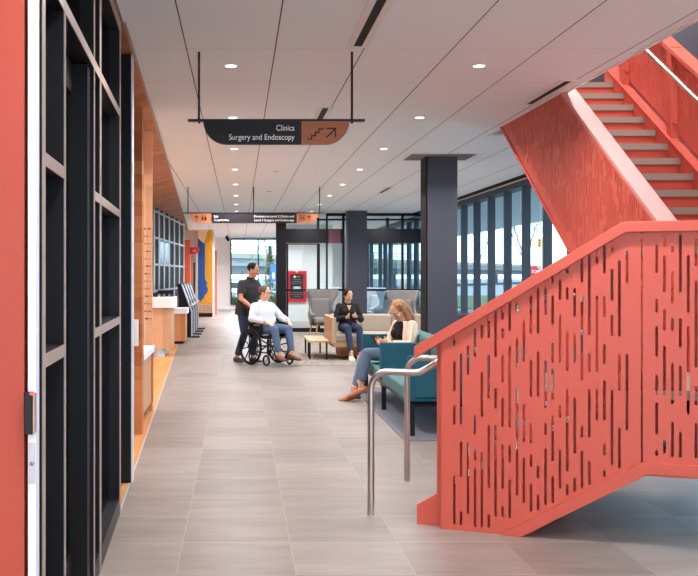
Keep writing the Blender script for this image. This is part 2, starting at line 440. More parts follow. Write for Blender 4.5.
dbar('door_glass', M['glassdark'], 3.85, 4.64, 0.22, 2.36, -0.113, -0.107)
dr = MB(); dr.box(-4.2, -4.1, 3.2, 7.2, 0, CEIL); dr.box(-4.2, -.9, 6.38, 6.44, 0, CEIL)
struct(dr.obj('wall_left_room', M['darkwall']))
# unseen end behind the camera: gap between walls shaped to admit sky light
rw = MB(); rw.box(-6, -4.6, -7.1, -7, 0, CEIL); rw.box(4.2, XR, -7.1, -7, 0, CEIL); rw.box(-4.6, 4.2, -7.1, -7, 2.95, CEIL); rw.box(-6.1, -6, -7, 3.2, 0, CEIL)
struct(rw.obj('unseen_rear_wall', M['white_wall']))
# dark pier past the recess, with a pale edge
pr = MB().box(-1.6, -0.785, 7.22, 7.34, 0, CEIL).obj('column', M['black']); struct(pr)
struct(MB().box(-0.785, -0.776, 7.22, 7.34, 0, CEIL).obj('trim_7', M['whitemetal']))
# cherry-clad wall end with a white ledge, and what closes the left side
struct(MB().box(-3.0, -0.922, 9.44, 9.62, 0, CEIL).obj('wall_left_clad', M['woodwall']))
struct(MB().box(-4.2, -4.1, 7.2, 43.4, 0, CEIL).obj('wall_left_outer', M['white_wall']))
struct(MB().box(-4.1, -0.9, 36.2, 36.4, 0, CEIL).obj('wall_left_end', M['white_wall']))

# far wall with the big window
struct(MB().box(-2.6, -0.37, 43.3, 43.5, 0, 3.12).obj('wall_back', M['white_wall']))
fb = MB(); fb.box(-0.37, 1.75, 43.3, 43.5, 0, .23); fb.box(-.37, 1.75, 43.3, 43.5, 3.06, 3.12); fb.box(1.75, 5.0, 43.3, 43.5, 0, 3.12)
struct(fb.obj('wall_back_sill', M['white_wall']))
w3 = bpy.data.objects.new('window_3', None); COL.objects.link(w3); struct(w3)
for x0, x1 in ((-.37, -.32), (.815, .865), (1.70, 1.75)): MB().box(x0, x1, 43.22, 43.32, .23, 3.06).obj('mullion', M['black'], w3)
MB().box(-.37, 1.75, 43.22, 43.32, 3.02, 3.07).obj('window_head', M['black'], w3)
MB().box(-.37, 1.75, 43.22, 43.32, .20, .26).obj('window_sill', M['black'], w3)
MB().box(-.37, 1.75, 43.29, 43.30, .26, 3.02).obj('glass_pane', M['glass'], w3)
struct(MB().box(-1.12, -.38, 43.26, 43.3, 0, .1).obj('baseboard_back', M['white']))
SKY = 4.2; LAMP_W = 27.0; EXPO = 0.52; SUN = 3.5
LAMP_Y = [-2.45, .07, 2.59, 5.11] + [7.63 + 2.512 * k for k in range(14)]

# ------------------------------------------------------------------ staircase
OX, OY, TH_ = 1.204, 5.92, rad(21.3)
U = Vector((math.cos(TH_), -math.sin(TH_), 0)); V = Vector((math.sin(TH_), math.cos(TH_), 0))
def st(s, v, z): return Vector((OX, OY, z)) + U * s + V * v
stair = thing('staircase', 'coral red steel staircase with slotted guards turning up through the ceiling', 'staircase', (OX, OY, 0))
XF = Matrix.Translation((-OX, -OY, 0))
def so(mb, name, mat, parent=None, **k):
    return mb.obj(name, mat, parent or stair, xf=XF, **k)
RISE = .175
DECK = 5 * RISE
PITCH = 0.623
S_TOP = 1.009                     # where the sloping top rail meets the level one
Z_TOP = 1.811
def top_z(s): return Z_TOP - max(0.0, (S_TOP - s)) * PITCH
def bot_z(s): return 0.0 if s < .462 else min(.412, (s - .462) * .609)
SLOTS = [
   (0.0787,[(1.093,1.154),(0.823,1.001),(0.624,0.74),(0.014,0.324)]),
   (0.118,[(0.626,1.051),(0.316,0.529),(0.014,0.114)]),
   (0.1588,[(0.924,1.099),(0.103,0.526)]),
   (0.1994,[(1.031,1.202),(0.572,0.69),(0.419,0.489),(0.014,0.379)]),
   (0.2386,[(1.14,1.226),(0.68,0.944),(0.014,0.474)]),
   (0.2782,[(1.141,1.274),(0.789,1.051),(0.264,0.635),(0.016,0.114)]),
   (0.3171,[(1.033,1.304),(0.733,0.852),(0.099,0.637)]),
   (0.3575,[(1.252,1.333),(1.143,1.204),(0.887,1.051),(0.628,0.797),(0.265,0.527),(0.102,0.167)]),
   (0.3976,[(1.188,1.359),(0.625,1.1),(0.421,0.525),(0.055,0.326)]),
   (0.4387,[(1.297,1.378),(0.976,1.149),(0.232,0.859)]),
   (0.4768,[(1.012,1.248),(0.542,0.768),(0.191,0.457)]),
   (0.5164,[(1.175,1.399),(0.81,1.023),(0.54,0.66),(0.406,0.479),(0.146,0.31)]),
   (0.5557,[(1.176,1.442),(0.812,1.074),(0.341,0.416),(0.154,0.25)]),
   (0.5971,[(1.281,1.48),(0.746,1.024),(0.592,0.663),(0.193,0.518)]),
   (0.6361,[(1.469,1.511),(1.228,1.396),(1.013,1.125),(0.798,0.977),(0.446,0.712),(0.2,0.361)]),
   (0.6765,[(1.371,1.49),(1.011,1.288),(0.695,0.77),(0.292,0.516)]),
   (0.7156,[(1.522,1.554),(1.372,1.444),(0.967,1.196),(0.394,0.867),(0.257,0.322)]),
   (0.7561,[(1.275,1.441),(1.014,1.182),(0.498,0.819),(0.276,0.361)]),
   (0.7948,[(1.472,1.607),(0.914,1.397),(0.591,0.66),(0.302,0.517)]),
   (0.8344,[(1.174,1.63),(0.965,1.075),(0.593,0.87),(0.326,0.464)]),
   (0.8749,[(1.576,1.651),(0.967,1.398),(0.694,0.87)]),
   (0.9146,[(1.522,1.682),(1.278,1.398),(1.012,1.125),(0.695,0.922),(0.496,0.563),(0.378,0.414)]),
   (0.9547,[(1.64,1.711),(1.368,1.548),(1.172,1.29),(0.446,0.871)]),
   (0.9934,[(1.17,1.596),(0.864,1.072),(0.427,0.659)]),
   (1.0331,[(1.471,1.647),(0.646,1.074)]),
   (1.186,[(1.525,1.681),(1.306,1.383),(1.061,1.232),(0.849,0.96),(0.634,0.809),(0.492,0.547)]),
   (1.2256,[(1.669,1.739),(1.417,1.625),(1.207,1.327),(0.847,1.123),(0.528,0.603)]),
   (1.2661,[(1.638,1.698),(1.357,1.537),(1.207,1.277),(0.802,1.03),(0.493,0.705)]),
   (1.3058,[(1.418,1.737),(1.114,1.277),(0.849,1.017),(0.491,0.654)]),
   (1.3453,[(1.308,1.624),(0.751,1.234)]),
   (1.3842,[(1.561,1.711),(1.007,1.484),(0.802,0.909),(0.493,0.707)]),
]
S_END = 3.35
rs = random.Random(3)
def column_slots(r, z0, z1):
    out = []; z = z0 + r.uniform(0, .1)
    while z < z1 - .04:
        L = r.choice((.05, .07, .11, .12, .17, .2, .24, .33, .42)); L = min(L, z1 - z)
        if L > .035: out.append((z, z + L))
        z += L + r.choice((.03, .04, .06, .1, .16, .2))
    return out
lower = []; land = []
for s, L in SLOTS:
    for a, b in L:
        (lower if s < 1.1 else land).append((s, max(a, bot_z(s) + .1 if s > .3 else .03), min(b, top_z(s) - .035)))
s = 1.4235
while s < S_END - .05:
    land += [(s, a, b) for a, b in column_slots(rs, .5, 1.74)]; s += .0396
LP = [(0, 0), (.462, 0), (1.105, .391), (1.105, top_z(1.2) - .01), (S_TOP, top_z(S_TOP) - .01), (0, top_z(0) - .01)]
AP = [(1.115, .40), (S_END, .412), (S_END, Z_TOP - .01), (1.115, Z_TOP - .01)]
so(slotted([LP, AP], [lower, land], .0150, .007, lambda s, z, t: st(s, .006 - t, z)), 'guard_panel', M['red'])
# second sheet added inside the guard to darken the slots, pierced in fewer places
rl = random.Random(21)
so(slotted([LP, AP], [[q for q in lower if rl.random() < .58], [q for q in land if rl.random() < .40]], .031, .004, lambda s, z, t: st(s, .102 - t, z)), 'inner_lining', M['red'])
# flanges: sloping strip along the foot of the panel, level strip under the landing, end plate
fl = MB()
def strip(mb, pts, v0, v1): mb.prism([st(s, v0, z) for s, z in pts], V * (v1 - v0))
strip(fl, [(.462, 0.0), (1.1436, .412), (1.118, .478), (.345, .0)], -.012, .16)
strip(fl, [(1.1436, .412), (S_END, .412), (S_END, .474), (1.118, .474)], -.012, .16)
so(fl, 'edge_flange', M['red'])
so(MB().prism([st(.0, .012, 0), st(.0, .012, top_z(0) - .03), st(.012, .012, top_z(0) - .03), st(.012, .012, 0)], V * .11), 'end_plate', M['red'])
so(MB().prism([st(-.032, .05, .17), st(-.032, .05, top_z(-.03) - .05), st(.0, .05, top_z(0) - .04), st(.0, .05, .17)], V * .05), 'guard_post', M['red'])
# top rail: channel over the panel
tr = MB()
strip(tr, [(-.156, top_z(-.156)), (S_TOP, Z_TOP), (S_END, Z_TOP), (S_END, Z_TOP - .058), (S_TOP + .018, Z_TOP - .058), (-.156, top_z(-.156) - .071)], -.028, .15)
so(tr, 'top_rail', M['red'], bevel=.003)
# stringers (near and far) with the toe at the floor
for v in (.068, 1.38):
    sm = MB()
    strip(sm, [(-.157, 0), (.50, 0), (1.12, .42), (1.12, .87), (1.03, .86), (-.157, .118)], v, v + .03)
    so(sm, 'stringer', M['red'])
# treads and risers of the lower flight
for k in range(4):
    t_ = MB(); s0 = .02 + .28 * k; z = RISE * (k + 1)
    strip(t_, [(s0, z - .04), (s0 + .29, z - .04), (s0 + .29, z), (s0, z)], .106, 1.378)
    tk = so(t_, 'tread', M['tread'])
    r_ = MB(); strip(r_, [(s0 + .02, z - RISE), (s0 + .03, z - RISE), (s0 + .03, z - .04), (s0 + .02, z - .04)], .106, 1.378)
    so(r_, 'riser', M['red'], tk)
lr = MB(); strip(lr, [(1.13, DECK - RISE), (1.14, DECK - RISE), (1.14, DECK - .04), (1.13, DECK - .04)], .106, 1.378); so(lr, 'riser', M['red'])
# underside sheet
us = MB(); strip(us, [(.46, .02), (1.14, .43), (1.14, .45), (.46, .04)], .106, 1.378); so(us, 'soffit_sheet', M['red'])
# landing deck
UX0, UX1, UY0 = 2.85, 4.30, 6.93
near_end = st(S_END, .02, 0)
dk = [st(1.13, .02, 0), near_end, Vector((4.42, near_end.y, 0)), Vector((4.42, UY0 + .02, 0)), Vector((2.87, UY0 + .02, 0)), st(1.13, 1.47, 0)]
so(MB().prism([p + Vector((0, 0, DECK - .05)) for p in dk], (0, 0, .05)), 'landing_deck', M['tread'])
so(MB().prism([p + Vector((0, 0, .43)) for p in dk], (0, 0, .02)), 'soffit_sheet', M['red'])
ld = MB()
for a, b in ((dk[2], dk[3]),): ld.prism([a + Vector((0, 0, .43)), b + Vector((0, 0, .43)), b + Vector((0, 0, Z_TOP)), a + Vector((0, 0, Z_TOP))], (.02, 0, 0))
so(ld, 'guard_panel', M['red'])
# far guard of the lower flight
VF = 1.48; SF = 1.17
fs_ = []; s = .06
while s < SF - .03:
    fs_ += [(s, a, b) for a, b in column_slots(rs, max(.04, bot_z(s) + .12), top_z(s) - .06)]; s += .0396
FP = [(0, 0), (.462, 0), (1.13, .405), (SF, .412), (SF, top_z(SF) - .01), (S_TOP, Z_TOP - .01), (0, top_z(0) - .01)]
so(slotted([FP], [fs_], .0150, .007, lambda s, z, t: st(s, VF + t, z)), 'guard_panel', M['red'])
tf = MB(); strip(tf, [(-.156, top_z(-.156)), (S_TOP, Z_TOP), (SF, Z_TOP), (SF, Z_TOP - .058), (S_TOP + .018, Z_TOP - .058), (-.156, top_z(-.156) - .071)], VF - .13, VF + .04)
so(tf, 'top_rail', M['red'], bevel=.003)
# handrails: pipe up from the floor, level, then along the slope
for v, brackets in ((.186, 1), (1.292, -1)):
    pts = [st(-.471, v, 0.004), st(-.471, v, .4), st(-.471, v, .795)]
    for i in range(1, 8):
        a = PI - (PI / 2) * i / 7; pts.append(st(-.471 + .113 + .113 * math.cos(a), v, .795 + .113 * math.sin(a)))
    pts += [st(-.19, v, .908), st(-.16, v, .912), st(-.13, v, .927)]
    pts += [st(1.0, v, .927 + .622 * 1.13), st(1.05, v, .927 + .622 * 1.15), st(1.16, v, .927 + .622 * 1.15 + .005)]
    hr = so(MB().tube(pts, .0215, 16), 'handrail', M['steel'])
    so(MB().lathe([(.024, 0), (.024, .006), (.022, .008)], st(-.471, v, 0), 20), 'base_collar', M['steel'], hr)
    for sb in (.15, .75):
        zz = .927 + .622 * (sb + .13)
        so(MB().tube([st(sb, v, zz - .02), st(sb, v, zz - .07), st(sb, v - brackets * .16, zz - .07)], .007, 8), 'bracket', M['steel'], hr)

# upper flight, climbing straight away from the landing
GO = .28; N1 = 16
def nose_z(y): return DECK + RISE + (y - UY0) * RISE / GO
for k in range(N1):
    y0 = UY0 + GO * k; z = DECK + RISE * (k + 1)
    tk = so(MB().box(2.96, UX1 - .10, y0, y0 + GO + .02, z - .06, z), 'tread', M['tread'])
    so(MB().box(2.96, UX1 - .10, y0 + .022, y0 + .03, z - RISE, z - .06), 'riser', M['red'], tk)
YE = UY0 + GO * N1
# left guard: slotted outer face, plain inner face, wide cap
ZL = lambda y: nose_z(y) - .36
ZC = lambda y: nose_z(y) + .95
outl = []; sls = []; yy = UY0 - .42
while yy < YE - .01:
    y1 = min(yy + .594, YE)
    outl.append([(yy, ZL(yy) + .03), (y1, ZL(y1) + .03), (y1, ZC(y1) - .02), (yy, ZC(yy) - .02)])
    L = []; y = yy + .02
    while y < y1 - .012:
        L += [(y, a, b) for a, b in column_slots(rs, ZL(y) + .10, ZC(y) - .07)]; y += .0396
    sls.append(L); yy = y1
so(slotted(outl, sls, .0150, .007, lambda s, z, t: Vector((UX0 + .006 + t, s, z))), 'guard_panel', M['red'])
def ystrip(mb, z0f, z1f, x0, x1, y0=UY0 - .42, y1=YE):
    mb.prism([(x0, y0, z0f(y0)), (x0, y1, z0f(y1)), (x0, y1, z1f(y1)), (x0, y0, z1f(y0))], (x1 - x0, 0, 0))
i_ = MB(); ystrip(i_, lambda y: nose_z(y) - .3, lambda y: ZC(y) - .02, UX0 + .098, UX0 + .104); so(i_, 'inner_lining', M['red'])
i_ = MB(); ystrip(i_, lambda y: ZL(y), lambda y: ZL(y) + .035, UX0 - .012, UX0 + .104); so(i_, 'edge_flange', M['red'])
i_ = MB(); ystrip(i_, lambda y: ZC(y) - .035, ZC, UX0 - .012, UX0 + .128); so(i_, 'top_rail', plain('lit_coral_cap', (204, 138, 130), .35, 0, .5, .02, 3), bevel=.003)  # cap is coral paint; the strong light on it is put into a paler colour
i_ = MB(); ystrip(i_, lambda y: nose_z(y) - .36, lambda y: nose_z(y) - .33, UX0 + .1, UX1); so(i_, 'soffit_sheet', M['red'])
# right side: stringer, posts, slotted panels with rails, handrail
i_ = MB(); ystrip(i_, lambda y: nose_z(y) - .36, lambda y: nose_z(y) + .06, UX1 - .10, UX1 - .07); so(i_, 'stringer', M['red'])
i_ = MB(); ystrip(i_, lambda y: nose_z(y) + .05, lambda y: nose_z(y) + .065, UX1 - .11, UX1 + .06); so(i_, 'stringer_cap', M['red'])
posts = [UY0 + .40 + 1.21 * k for k in range(4)]
for a in posts:
    so(MB().box(UX1 - .08, UX1 + .02, a - .05, a + .05, nose_z(a), ZC(a) - .02), 'guard_post', M['red'])
for a, b in zip(posts[:-1], posts[1:]):
    q = [(a + .07, nose_z(a + .07) + .12), (b - .07, nose_z(b - .07) + .12), (b - .07, ZC(b - .07) - .06), (a + .07, ZC(a + .07) - .06)]
    L = []; y = a + .10
    while y < b - .09:
        L += [(y, u, w) for u, w in column_slots(rs, nose_z(y) + .17, ZC(y) - .12)]; y += .0396
    so(slotted([q], [L], .0150, .007, lambda s, z, t: Vector((UX1 - .02 + t, s, z))), 'guard_panel', M['red'])
    for yy in (a + .05, b - .075):
        for zz in (nose_z(yy) + .22, nose_z(yy) + .75): so(MB().box(UX1 - .06, UX1 - .03, yy, yy + .025, zz, zz + .05), 'clip', M['red'])
i_ = MB(); ystrip(i_, lambda y: ZC(y) - .05, ZC, UX1 - .09, UX1 + .05); so(i_, 'top_rail', M['red'], bevel=.003)
hz = lambda y: nose_z(y) + .80
hr = so(MB().tube([(UX1 - .19, UY0 - .2, hz(UY0 - .1)), (UX1 - .19, UY0, hz(UY0)), (UX1 - .19, YE, hz(YE))], .0215, 16), 'handrail', M['steel'])
for a in posts: so(MB().tube([(UX1 - .19, a + .2, hz(a + .2) - .02), (UX1 - .19, a + .2, hz(a + .2) - .07), (UX1 - .02, a + .2, hz(a + .2) - .07)], .007, 8), 'bracket', M['steel'], hr)

# ------------------------------------------------------------------ columns
c1 = MB(); c1.box(2.552, 2.955, 13.43, 13.87, 0, CEIL); struct(c1.obj('column', M['charcoal'], bevel=.004))
struct(MB().box(2.535, 2.552, 13.44, 13.86, 0, CEIL).obj('column_side_sheet', M['black_matte']))  # thin sheet makes the column's left face almost black
c2 = MB(); c2.box(2.72, 3.21, 24.9, 25.35, 0, CEIL); struct(c2.obj('column', M['charcoal'], bevel=.004))
cp = MB(); cp.box(2.30, 3.16, 13.20, 13.43, CEIL - .006, CEIL - .001); cp.box(2.30, 2.53, 13.43, 13.9, CEIL - .006, CEIL - .001); cp.box(2.96, 3.16, 13.43, 13.9, CEIL - .006, CEIL - .001)
struct(cp.obj('ceiling_collar', M['grey']))
# ------------------------------------------------------------------ glazed storefront across the lounge
GY = 26.0
w4 = bpy.data.objects.new('window_4', None); COL.objects.link(w4); struct(w4)
def sb(name, mat, x0, x1, z0, z1, y0=GY - .06, y1=GY + .06): return MB().box(x0, x1, y0, y1, z0, z1).obj(name, mat, w4)
CT = CEIL - .002
sb('mullion', M['black'], .969, 1.231, 0, CT, GY - .12, GY + .12)
for x0, x1 in ((2.278, 2.322), (4.25, 4.307), (2.70, 2.76), (3.17, 3.23)): sb('mullion', M['black'], x0, x1, 0, CT)
for x0, x1 in ((2.04, 2.10), (3.85, 3.92)): sb('mullion', M['black'], x0, x1, 2.71, 3.0)
sb('top_rail', M['black'], 2.278, 4.75, 3.05, CT); sb('transom', M['black'], 2.04, 4.75, 2.93, 2.975)
sb('header', M['black'], 1.231, 2.10, 2.34, 2.71); sb('header', M['black'], 2.10, 2.70, 2.34, 2.71, GY - .03, GY + .03); sb('header', M['black'], 3.17, 4.75, 2.34, 2.71, GY - .03, GY + .03)
sb('glass_image', plain('maroon_glass_image', (92, 52, 62), .4), 2.345, 2.66, 2.34, 2.70, GY - .05, GY - .03)  # added maroon sheet standing in for an image in the glass
sb('mid_rail', M['black'], 1.231, 4.75, 1.085, 1.14); sb('bottom_rail', M['black'], 2.12, 4.75, 0.0, .11)
sb('glass_pane', M['glass'], 2.322, 4.75, .11, 3.05, GY - .006, GY + .006); sb('glass_pane', M['glass'], 1.231, 2.278, 2.71, CT, GY - .006, GY + .006)
sb('glass_pane', M['glass'], 2.13, 2.278, .11, 2.34, GY - .006, GY + .006)
d2 = bpy.data.objects.new('door_2', None); COL.objects.link(d2); struct(d2)
def db(name, mat, x0, x1, z0, z1, y0=GY - .03, y1=GY + .03): return MB().box(x0, x1, y0, y1, z0, z1).obj(name, mat, d2)
db('door_stile', M['black'], 1.24, 1.29, .01, 2.33); db('door_stile', M['black'], 2.04, 2.12, .01, 2.33)
db('door_rail', M['black'], 1.29, 2.04, .01, .12); db('door_rail', M['black'], 1.29, 2.04, 2.30, 2.33)
db('glass_pane', M['glass'], 1.29, 2.04, .12, 2.30, GY - .006, GY + .006)
# rooms beyond the glass
struct(MB().box(1.3, 3.02, 32, 32.15, 0, CEIL).obj('wall_beyond', M['white_wall']))

# ------------------------------------------------------------------ ceiling fittings
lens = emit('lamp_lens', (255, 250, 246), 5.0)
lampring = M['white']
def make_downlight(label, x, y):
    t = thing('downlight', label, 'ceiling light', (x, y, CEIL), 0, 'recessed downlights')
    MB().lathe([(.044, -.003), (.052, -.004), (.055, 0), (.044, 0)], (0, 0, 0), 28).obj('trim_ring', M['white'], t)
    MB().lathe([(0.001, -.0035), (.043, -.0035), (.043, -.002), (.001, -.002)], (0, 0, 0), 24).obj('lens', lens, t)
    return t
ORD = ['first', 'second', 'third', 'fourth', 'fifth', 'sixth', 'seventh', 'eighth', 'ninth', 'tenth']
dl = None
for xx, k0, k1, row in ((-0.062, 0, 9, 'row above the walkway'), (1.845, 0, 9, 'row nearer the seating'), (3.76, 2, 6, 'row by the windows')):
    for i, k in enumerate(range(k0, k1)):
        if row.endswith('windows') and k in (3, 4): continue
        lab = '%s recessed downlight, counted from the front, in the %s' % (ORD[i], row)
        yy = 7.63 + 2.512 * k
        if dl is None: dl = make_downlight(lab, xx, yy)
        else: dup(dl, (xx, yy, CEIL), lab)
def slot_diffuser(label, x, y0, y1):
    t = thing('linear_diffuser', label, 'air vent', (x, (y0 + y1) / 2, CEIL), 0, 'slot diffusers in the ceiling')
    L = (y1 - y0) / 2
    for s in (-1, 1): MB().box(s * .052 - .022, s * .052 + .022, -L, L, -.010, 0).obj('flange', M['white'], t)
    for s in (-1, 1): MB().box(-.07, .07, s * L - .008, s * L + .008, -.010, 0).obj('end_cap', M['white'], t)
    MB().box(-.03, .03, -L, L, -.003, 0).obj('slot', M['black_matte'], t)
slot_diffuser('long black slot air diffuser in the ceiling before the hanging stairs sign', .83, 4.4, 6.97)
slot_diffuser('black slot air diffuser in the ceiling just behind the hanging stairs sign', .83, 9.5, 11.4)
slot_diffuser('slanting black slot air diffuser in the ceiling beside the stair opening', 2.72, 8.18, 9.33)
slot_diffuser('small dark slot air diffuser in the ceiling between the two columns', 2.77, 18.2, 19.5)
def sprinkler(x, y, lab):
    t = thing('sprinkler_head', lab, 'sprinkler', (x, y, CEIL), 0, 'sprinkler covers in the ceiling')
    MB().lathe([(.05, .004), (.052, -.006), (.045, -.012), (.001, -.013)], (0, 0, 0), 20).obj('cover', M['alu'], t)
sprinkler(.575, 15.4, 'flat grey sprinkler cover in the ceiling between the two hanging signs')
sprinkler(.58, 19.1, 'flat grey sprinkler cover in the ceiling just beyond the far hanging sign')

# ------------------------------------------------------------------ hanging signs
def blade(x0, x1, z0, z1, y0, y1, r, corners):
    pts = [(x0, z1)]
    pts += [(x0 + r + r * math.cos(a), z0 + r + r * math.sin(a)) for a in [PI + (PI / 2) * i / 10 for i in range(11)]] if 'l' in corners else [(x0, z0)]
    pts += [(x1 - r + r * math.cos(a), z0 + r + r * math.sin(a)) for a in [1.5 * PI + (PI / 2) * i / 10 for i in range(11)]] if 'r' in corners else [(x1, z0)]
    pts += [(x1, z1)]
    return MB().prism([(x, y0, z) for x, z in pts], (0, y1 - y0, 0))
def poly_stroke(mb, pts, w, y0, y1):
    for (a, b) in zip(pts[:-1], pts[1:]):
        d = Vector((b[0] - a[0], 0, b[1] - a[1])).normalized(); n = Vector((-d.z, 0, d.x)) * w / 2; e = d * w / 2
        A = Vector((a[0], y0, a[1])) - e; B = Vector((b[0], y0, b[1])) + e
        mb.prism([A - n, B - n, B + n, A + n], (0, y1 - y0, 0))
s1 = thing('hanging_sign', 'black hanging sign with stairs symbol reading Clinics, Surgery and Endoscopy', 'sign', (.268, 7.15, 2.44))
z0, z1 = .012, .178
blade(-.525, .18, z0, z1, -.022, .022, .17, 'l').obj('sign_panel', M['signblack'], s1)
wp = blade(.18, .525, z0, z1, -.0222, .0222, .17, 'r').obj('wood_end', M['woodpanel'], s1)
MB().box(-.635, .635, -.03, .03, .178, .192).obj('hanger_bar', M['black'], s1)
for x in (-.556, .545): MB().box(x - .008, x + .008, -.008, .008, .165, CEIL - 2.44).obj('hanger_rod', M['black'], s1)
text('Clinics', .058, M['white_ink'], 'lettering', s1, 'RIGHT', (.131, -.0235, .110))
text('Surgery and Endoscopy', .058, M['white_ink'], 'lettering', s1, 'RIGHT', (.131, -.0235, .044))
for o in kids(s1):
    if o.name.startswith('lettering'): o.scale = (.86, 1, 1)
ic = MB(); px_ = lambda a, b: (-.515 + .36 * 0 + a, b)
S = [(.228, .050), (.254, .050), (.254, .073), (.280, .073), (.280, .097), (.306, .097), (.306, .121), (.336, .121)]
poly_stroke(ic, S, .009, -.0245, -.022)
poly_stroke(ic, [(.362, .062), (.424, .124)], .010, -.0245, -.022); poly_stroke(ic, [(.366, .124), (.424, .124), (.424, .066)], .010, -.0245, -.022)
ic.obj('stairs_arrow_symbol', M['black_ink'], s1)

s2 = thing('hanging_sign', 'long black hanging sign pointing to lab, restrooms and elevators', 'sign', (.275, 18.19, 2.457))
blade(-1.17, -.78, 0, .18, -.022, .022, .17, 'l').obj('wood_end', M['woodpanel'], s2)
MB().box(-.78, .78, -.022, .022, 0, .18).obj('sign_panel', M['signblack'], s2)
blade(.78, 1.17, 0, .18, -.022, .022, .17, 'r').obj('wood_end', M['woodpanel'], s2)
MB().box(-1.30, 1.30, -.03, .03, .18, .194).obj('hanger_bar', M['black'], s2)
for x in (-1.21, -.01, 1.20): MB().box(x - .009, x + .009, -.009, .009, .17, CEIL - 2.457).obj('hanger_rod', M['black'], s2)
text('Lab', .062, M['white_ink'], 'lettering', s2, 'LEFT', (-.735, -.0235, .105)); text('Restrooms', .062, M['white_ink'], 'lettering', s2, 'LEFT', (-.735, -.0235, .035))
text('Elevators to Level 2 Clinics and', .058, M['white_ink'], 'lettering', s2, 'RIGHT', (.735, -.0235, .105))
text('Level 2 Surgery and Endoscopy', .058, M['white_ink'], 'lettering', s2, 'RIGHT', (.735, -.0235, .035))
def up_arrow(mb, x, z, h, w):
    poly_stroke(mb, [(x, z), (x, z + h)], w, -.0245, -.022); poly_stroke(mb, [(x - h * .42, z + h * .58), (x, z + h), (x + h * .42, z + h * .58)], w, -.0245, -.022)
def pictogram(mb, x, z, h, skirt):
    mb.ball((x, -.0235, z + h * .9), (h * .1, .0012, h * .1), None, 10, 6)
    w = h * .17
    if skirt: mb.prism([(x - w * .6, -.0245, z + h * .76), (x - w * 1.35, -.0245, z + h * .28), (x + w * 1.35, -.0245, z + h * .28), (x + w * .6, -.0245, z + h * .76)], (0, .0025, 0))
    else: mb.prism([(x - w, -.0245, z + h * .76), (x - w, -.0245, z + h * .38), (x + w, -.0245, z + h * .38), (x + w, -.0245, z + h * .76)], (0, .0025, 0))
    for sx_ in (-1, 1): mb.box(x + sx_ * w * .45 - w * .32, x + sx_ * w * .45 + w * .32, -.0245, -.022, z, z + h * .4)
ic = MB(); up_arrow(ic, -1.05, .05, .085, .014); ic.obj('arrow_symbol', M['black_ink'], s2)
ic = MB(); pictogram(ic, -.945, .045, .10, False); pictogram(ic, -.885, .045, .10, True); ic.box(-.9165, -.9135, -.0245, -.022, .045, .145); ic.obj('restroom_symbol', M['black_ink'], s2)
ic = MB(); up_arrow(ic, 1.005, .05, .085, .014); ic.obj('arrow_symbol', M['black_ink'], s2)
ic = MB(); poly_stroke(ic, [(.835, .05), (.935, .05), (.935, .145), (.835, .145), (.835, .05)], .008, -.0245, -.022)
pictogram(ic, .865, .06, .07, False); pictogram(ic, .905, .06, .07, True); ic.obj('elevator_symbol', M['black_ink'], s2)

# ------------------------------------------------------------------ on the door jamb, left
t = thing('card_reader', 'slim black card reader with red light on the white door jamb', 'card reader', (-.645, 3.1, 1.02))
MB().box(-.0225, .0055, -.024, 0, 0, .132).obj('body', M['black'], t, bevel=.004)
MB().box(.0055, .0115, -.022, .006, .004, .13).obj('side_plate', M['taupe'], t, bevel=.001)
MB().box(-.002, .010, -.026, -.022, .124, .131).obj('indicator_light', emit('red_led', (255, 60, 70), 4), t)
t = thing('door_button', 'grey door push plate with blue wheelchair symbol below the card reader', 'door button', (-.6465, 3.1, .865))
MB().box(-.009, .010, -.005, .003, 0, .128).obj('plate', plain('plate_grey', (176, 182, 190), .35, .3), t, bevel=.001)
b = MB(); b.ring((.0005, -.0055, .062), .0055, .0012, (0, 1, 0), 24, 6); b.box(-.0012, .0012, -.006, -.0045, .057, .068); b.box(-.002, .004, -.006, -.0045, .057, .0595)
b.obj('symbol', plain('sign_blue', (52, 84, 170), .4), t)

# ------------------------------------------------------------------ reception desks along the left
t = thing('reception_desk', 'low pale wood desk with white top beside the cherry-clad wall end', 'desk', (-1.6, 10.3, 0))
MB().box(-1.0, .66, .55, .62, .12, .67).obj('front_panel', M['woodwarm'], t)
MB().box(-1.0, .63, -.62, -.55, .12, .67).obj('back_panel', M['woodwarm'], t)
MB().box(.56, .64, -.55, .55, .12, .67).obj('end_panel', M['woodlight'], t)
MB().box(-1.0, .60, -.52, .5, .0, .12).obj('plinth', plain('dark_plinth', (96, 66, 58), .5), t)
MB().box(-1.05, .67, -.66, .66, .67, .735).obj('worktop', M['white'], t, bevel=.003)
t = tag(MB().box(-1.02, -.955, 9.36, 9.44, .84, 1.09).obj('wall_ledge', M['white'], bevel=.004), 'small white ledge box fixed to the cherry-clad wall end', 'ledge')
t = thing('donor_board', 'tall pale board with rows of small name marks standing at the low desk', 'sign board', (-1.03, 11.05, 0))
MB().box(-.075, .068, -.02, .02, 0.0, CEIL - .002).obj('board', M['woodlight'], t)
mk = MB(); rr = random.Random(5); z = 1.02
inks = [plain('ink_brown', (88, 52, 44), .5), plain('ink_red', (150, 50, 50), .5), plain('ink_ochre', (150, 108, 40), .5)]
row = 0
while z < 2.05:
    b = MB(); x = -.06
    while x < .05:
        w = rr.uniform(.014, .04); b.box(x, min(x + w, .058), -.0225, -.0195, z, z + rr.uniform(.012, .018)); x += w + rr.uniform(.006, .02)
    b.obj('name_row', inks[row % 3], t); row += 1; z += .083
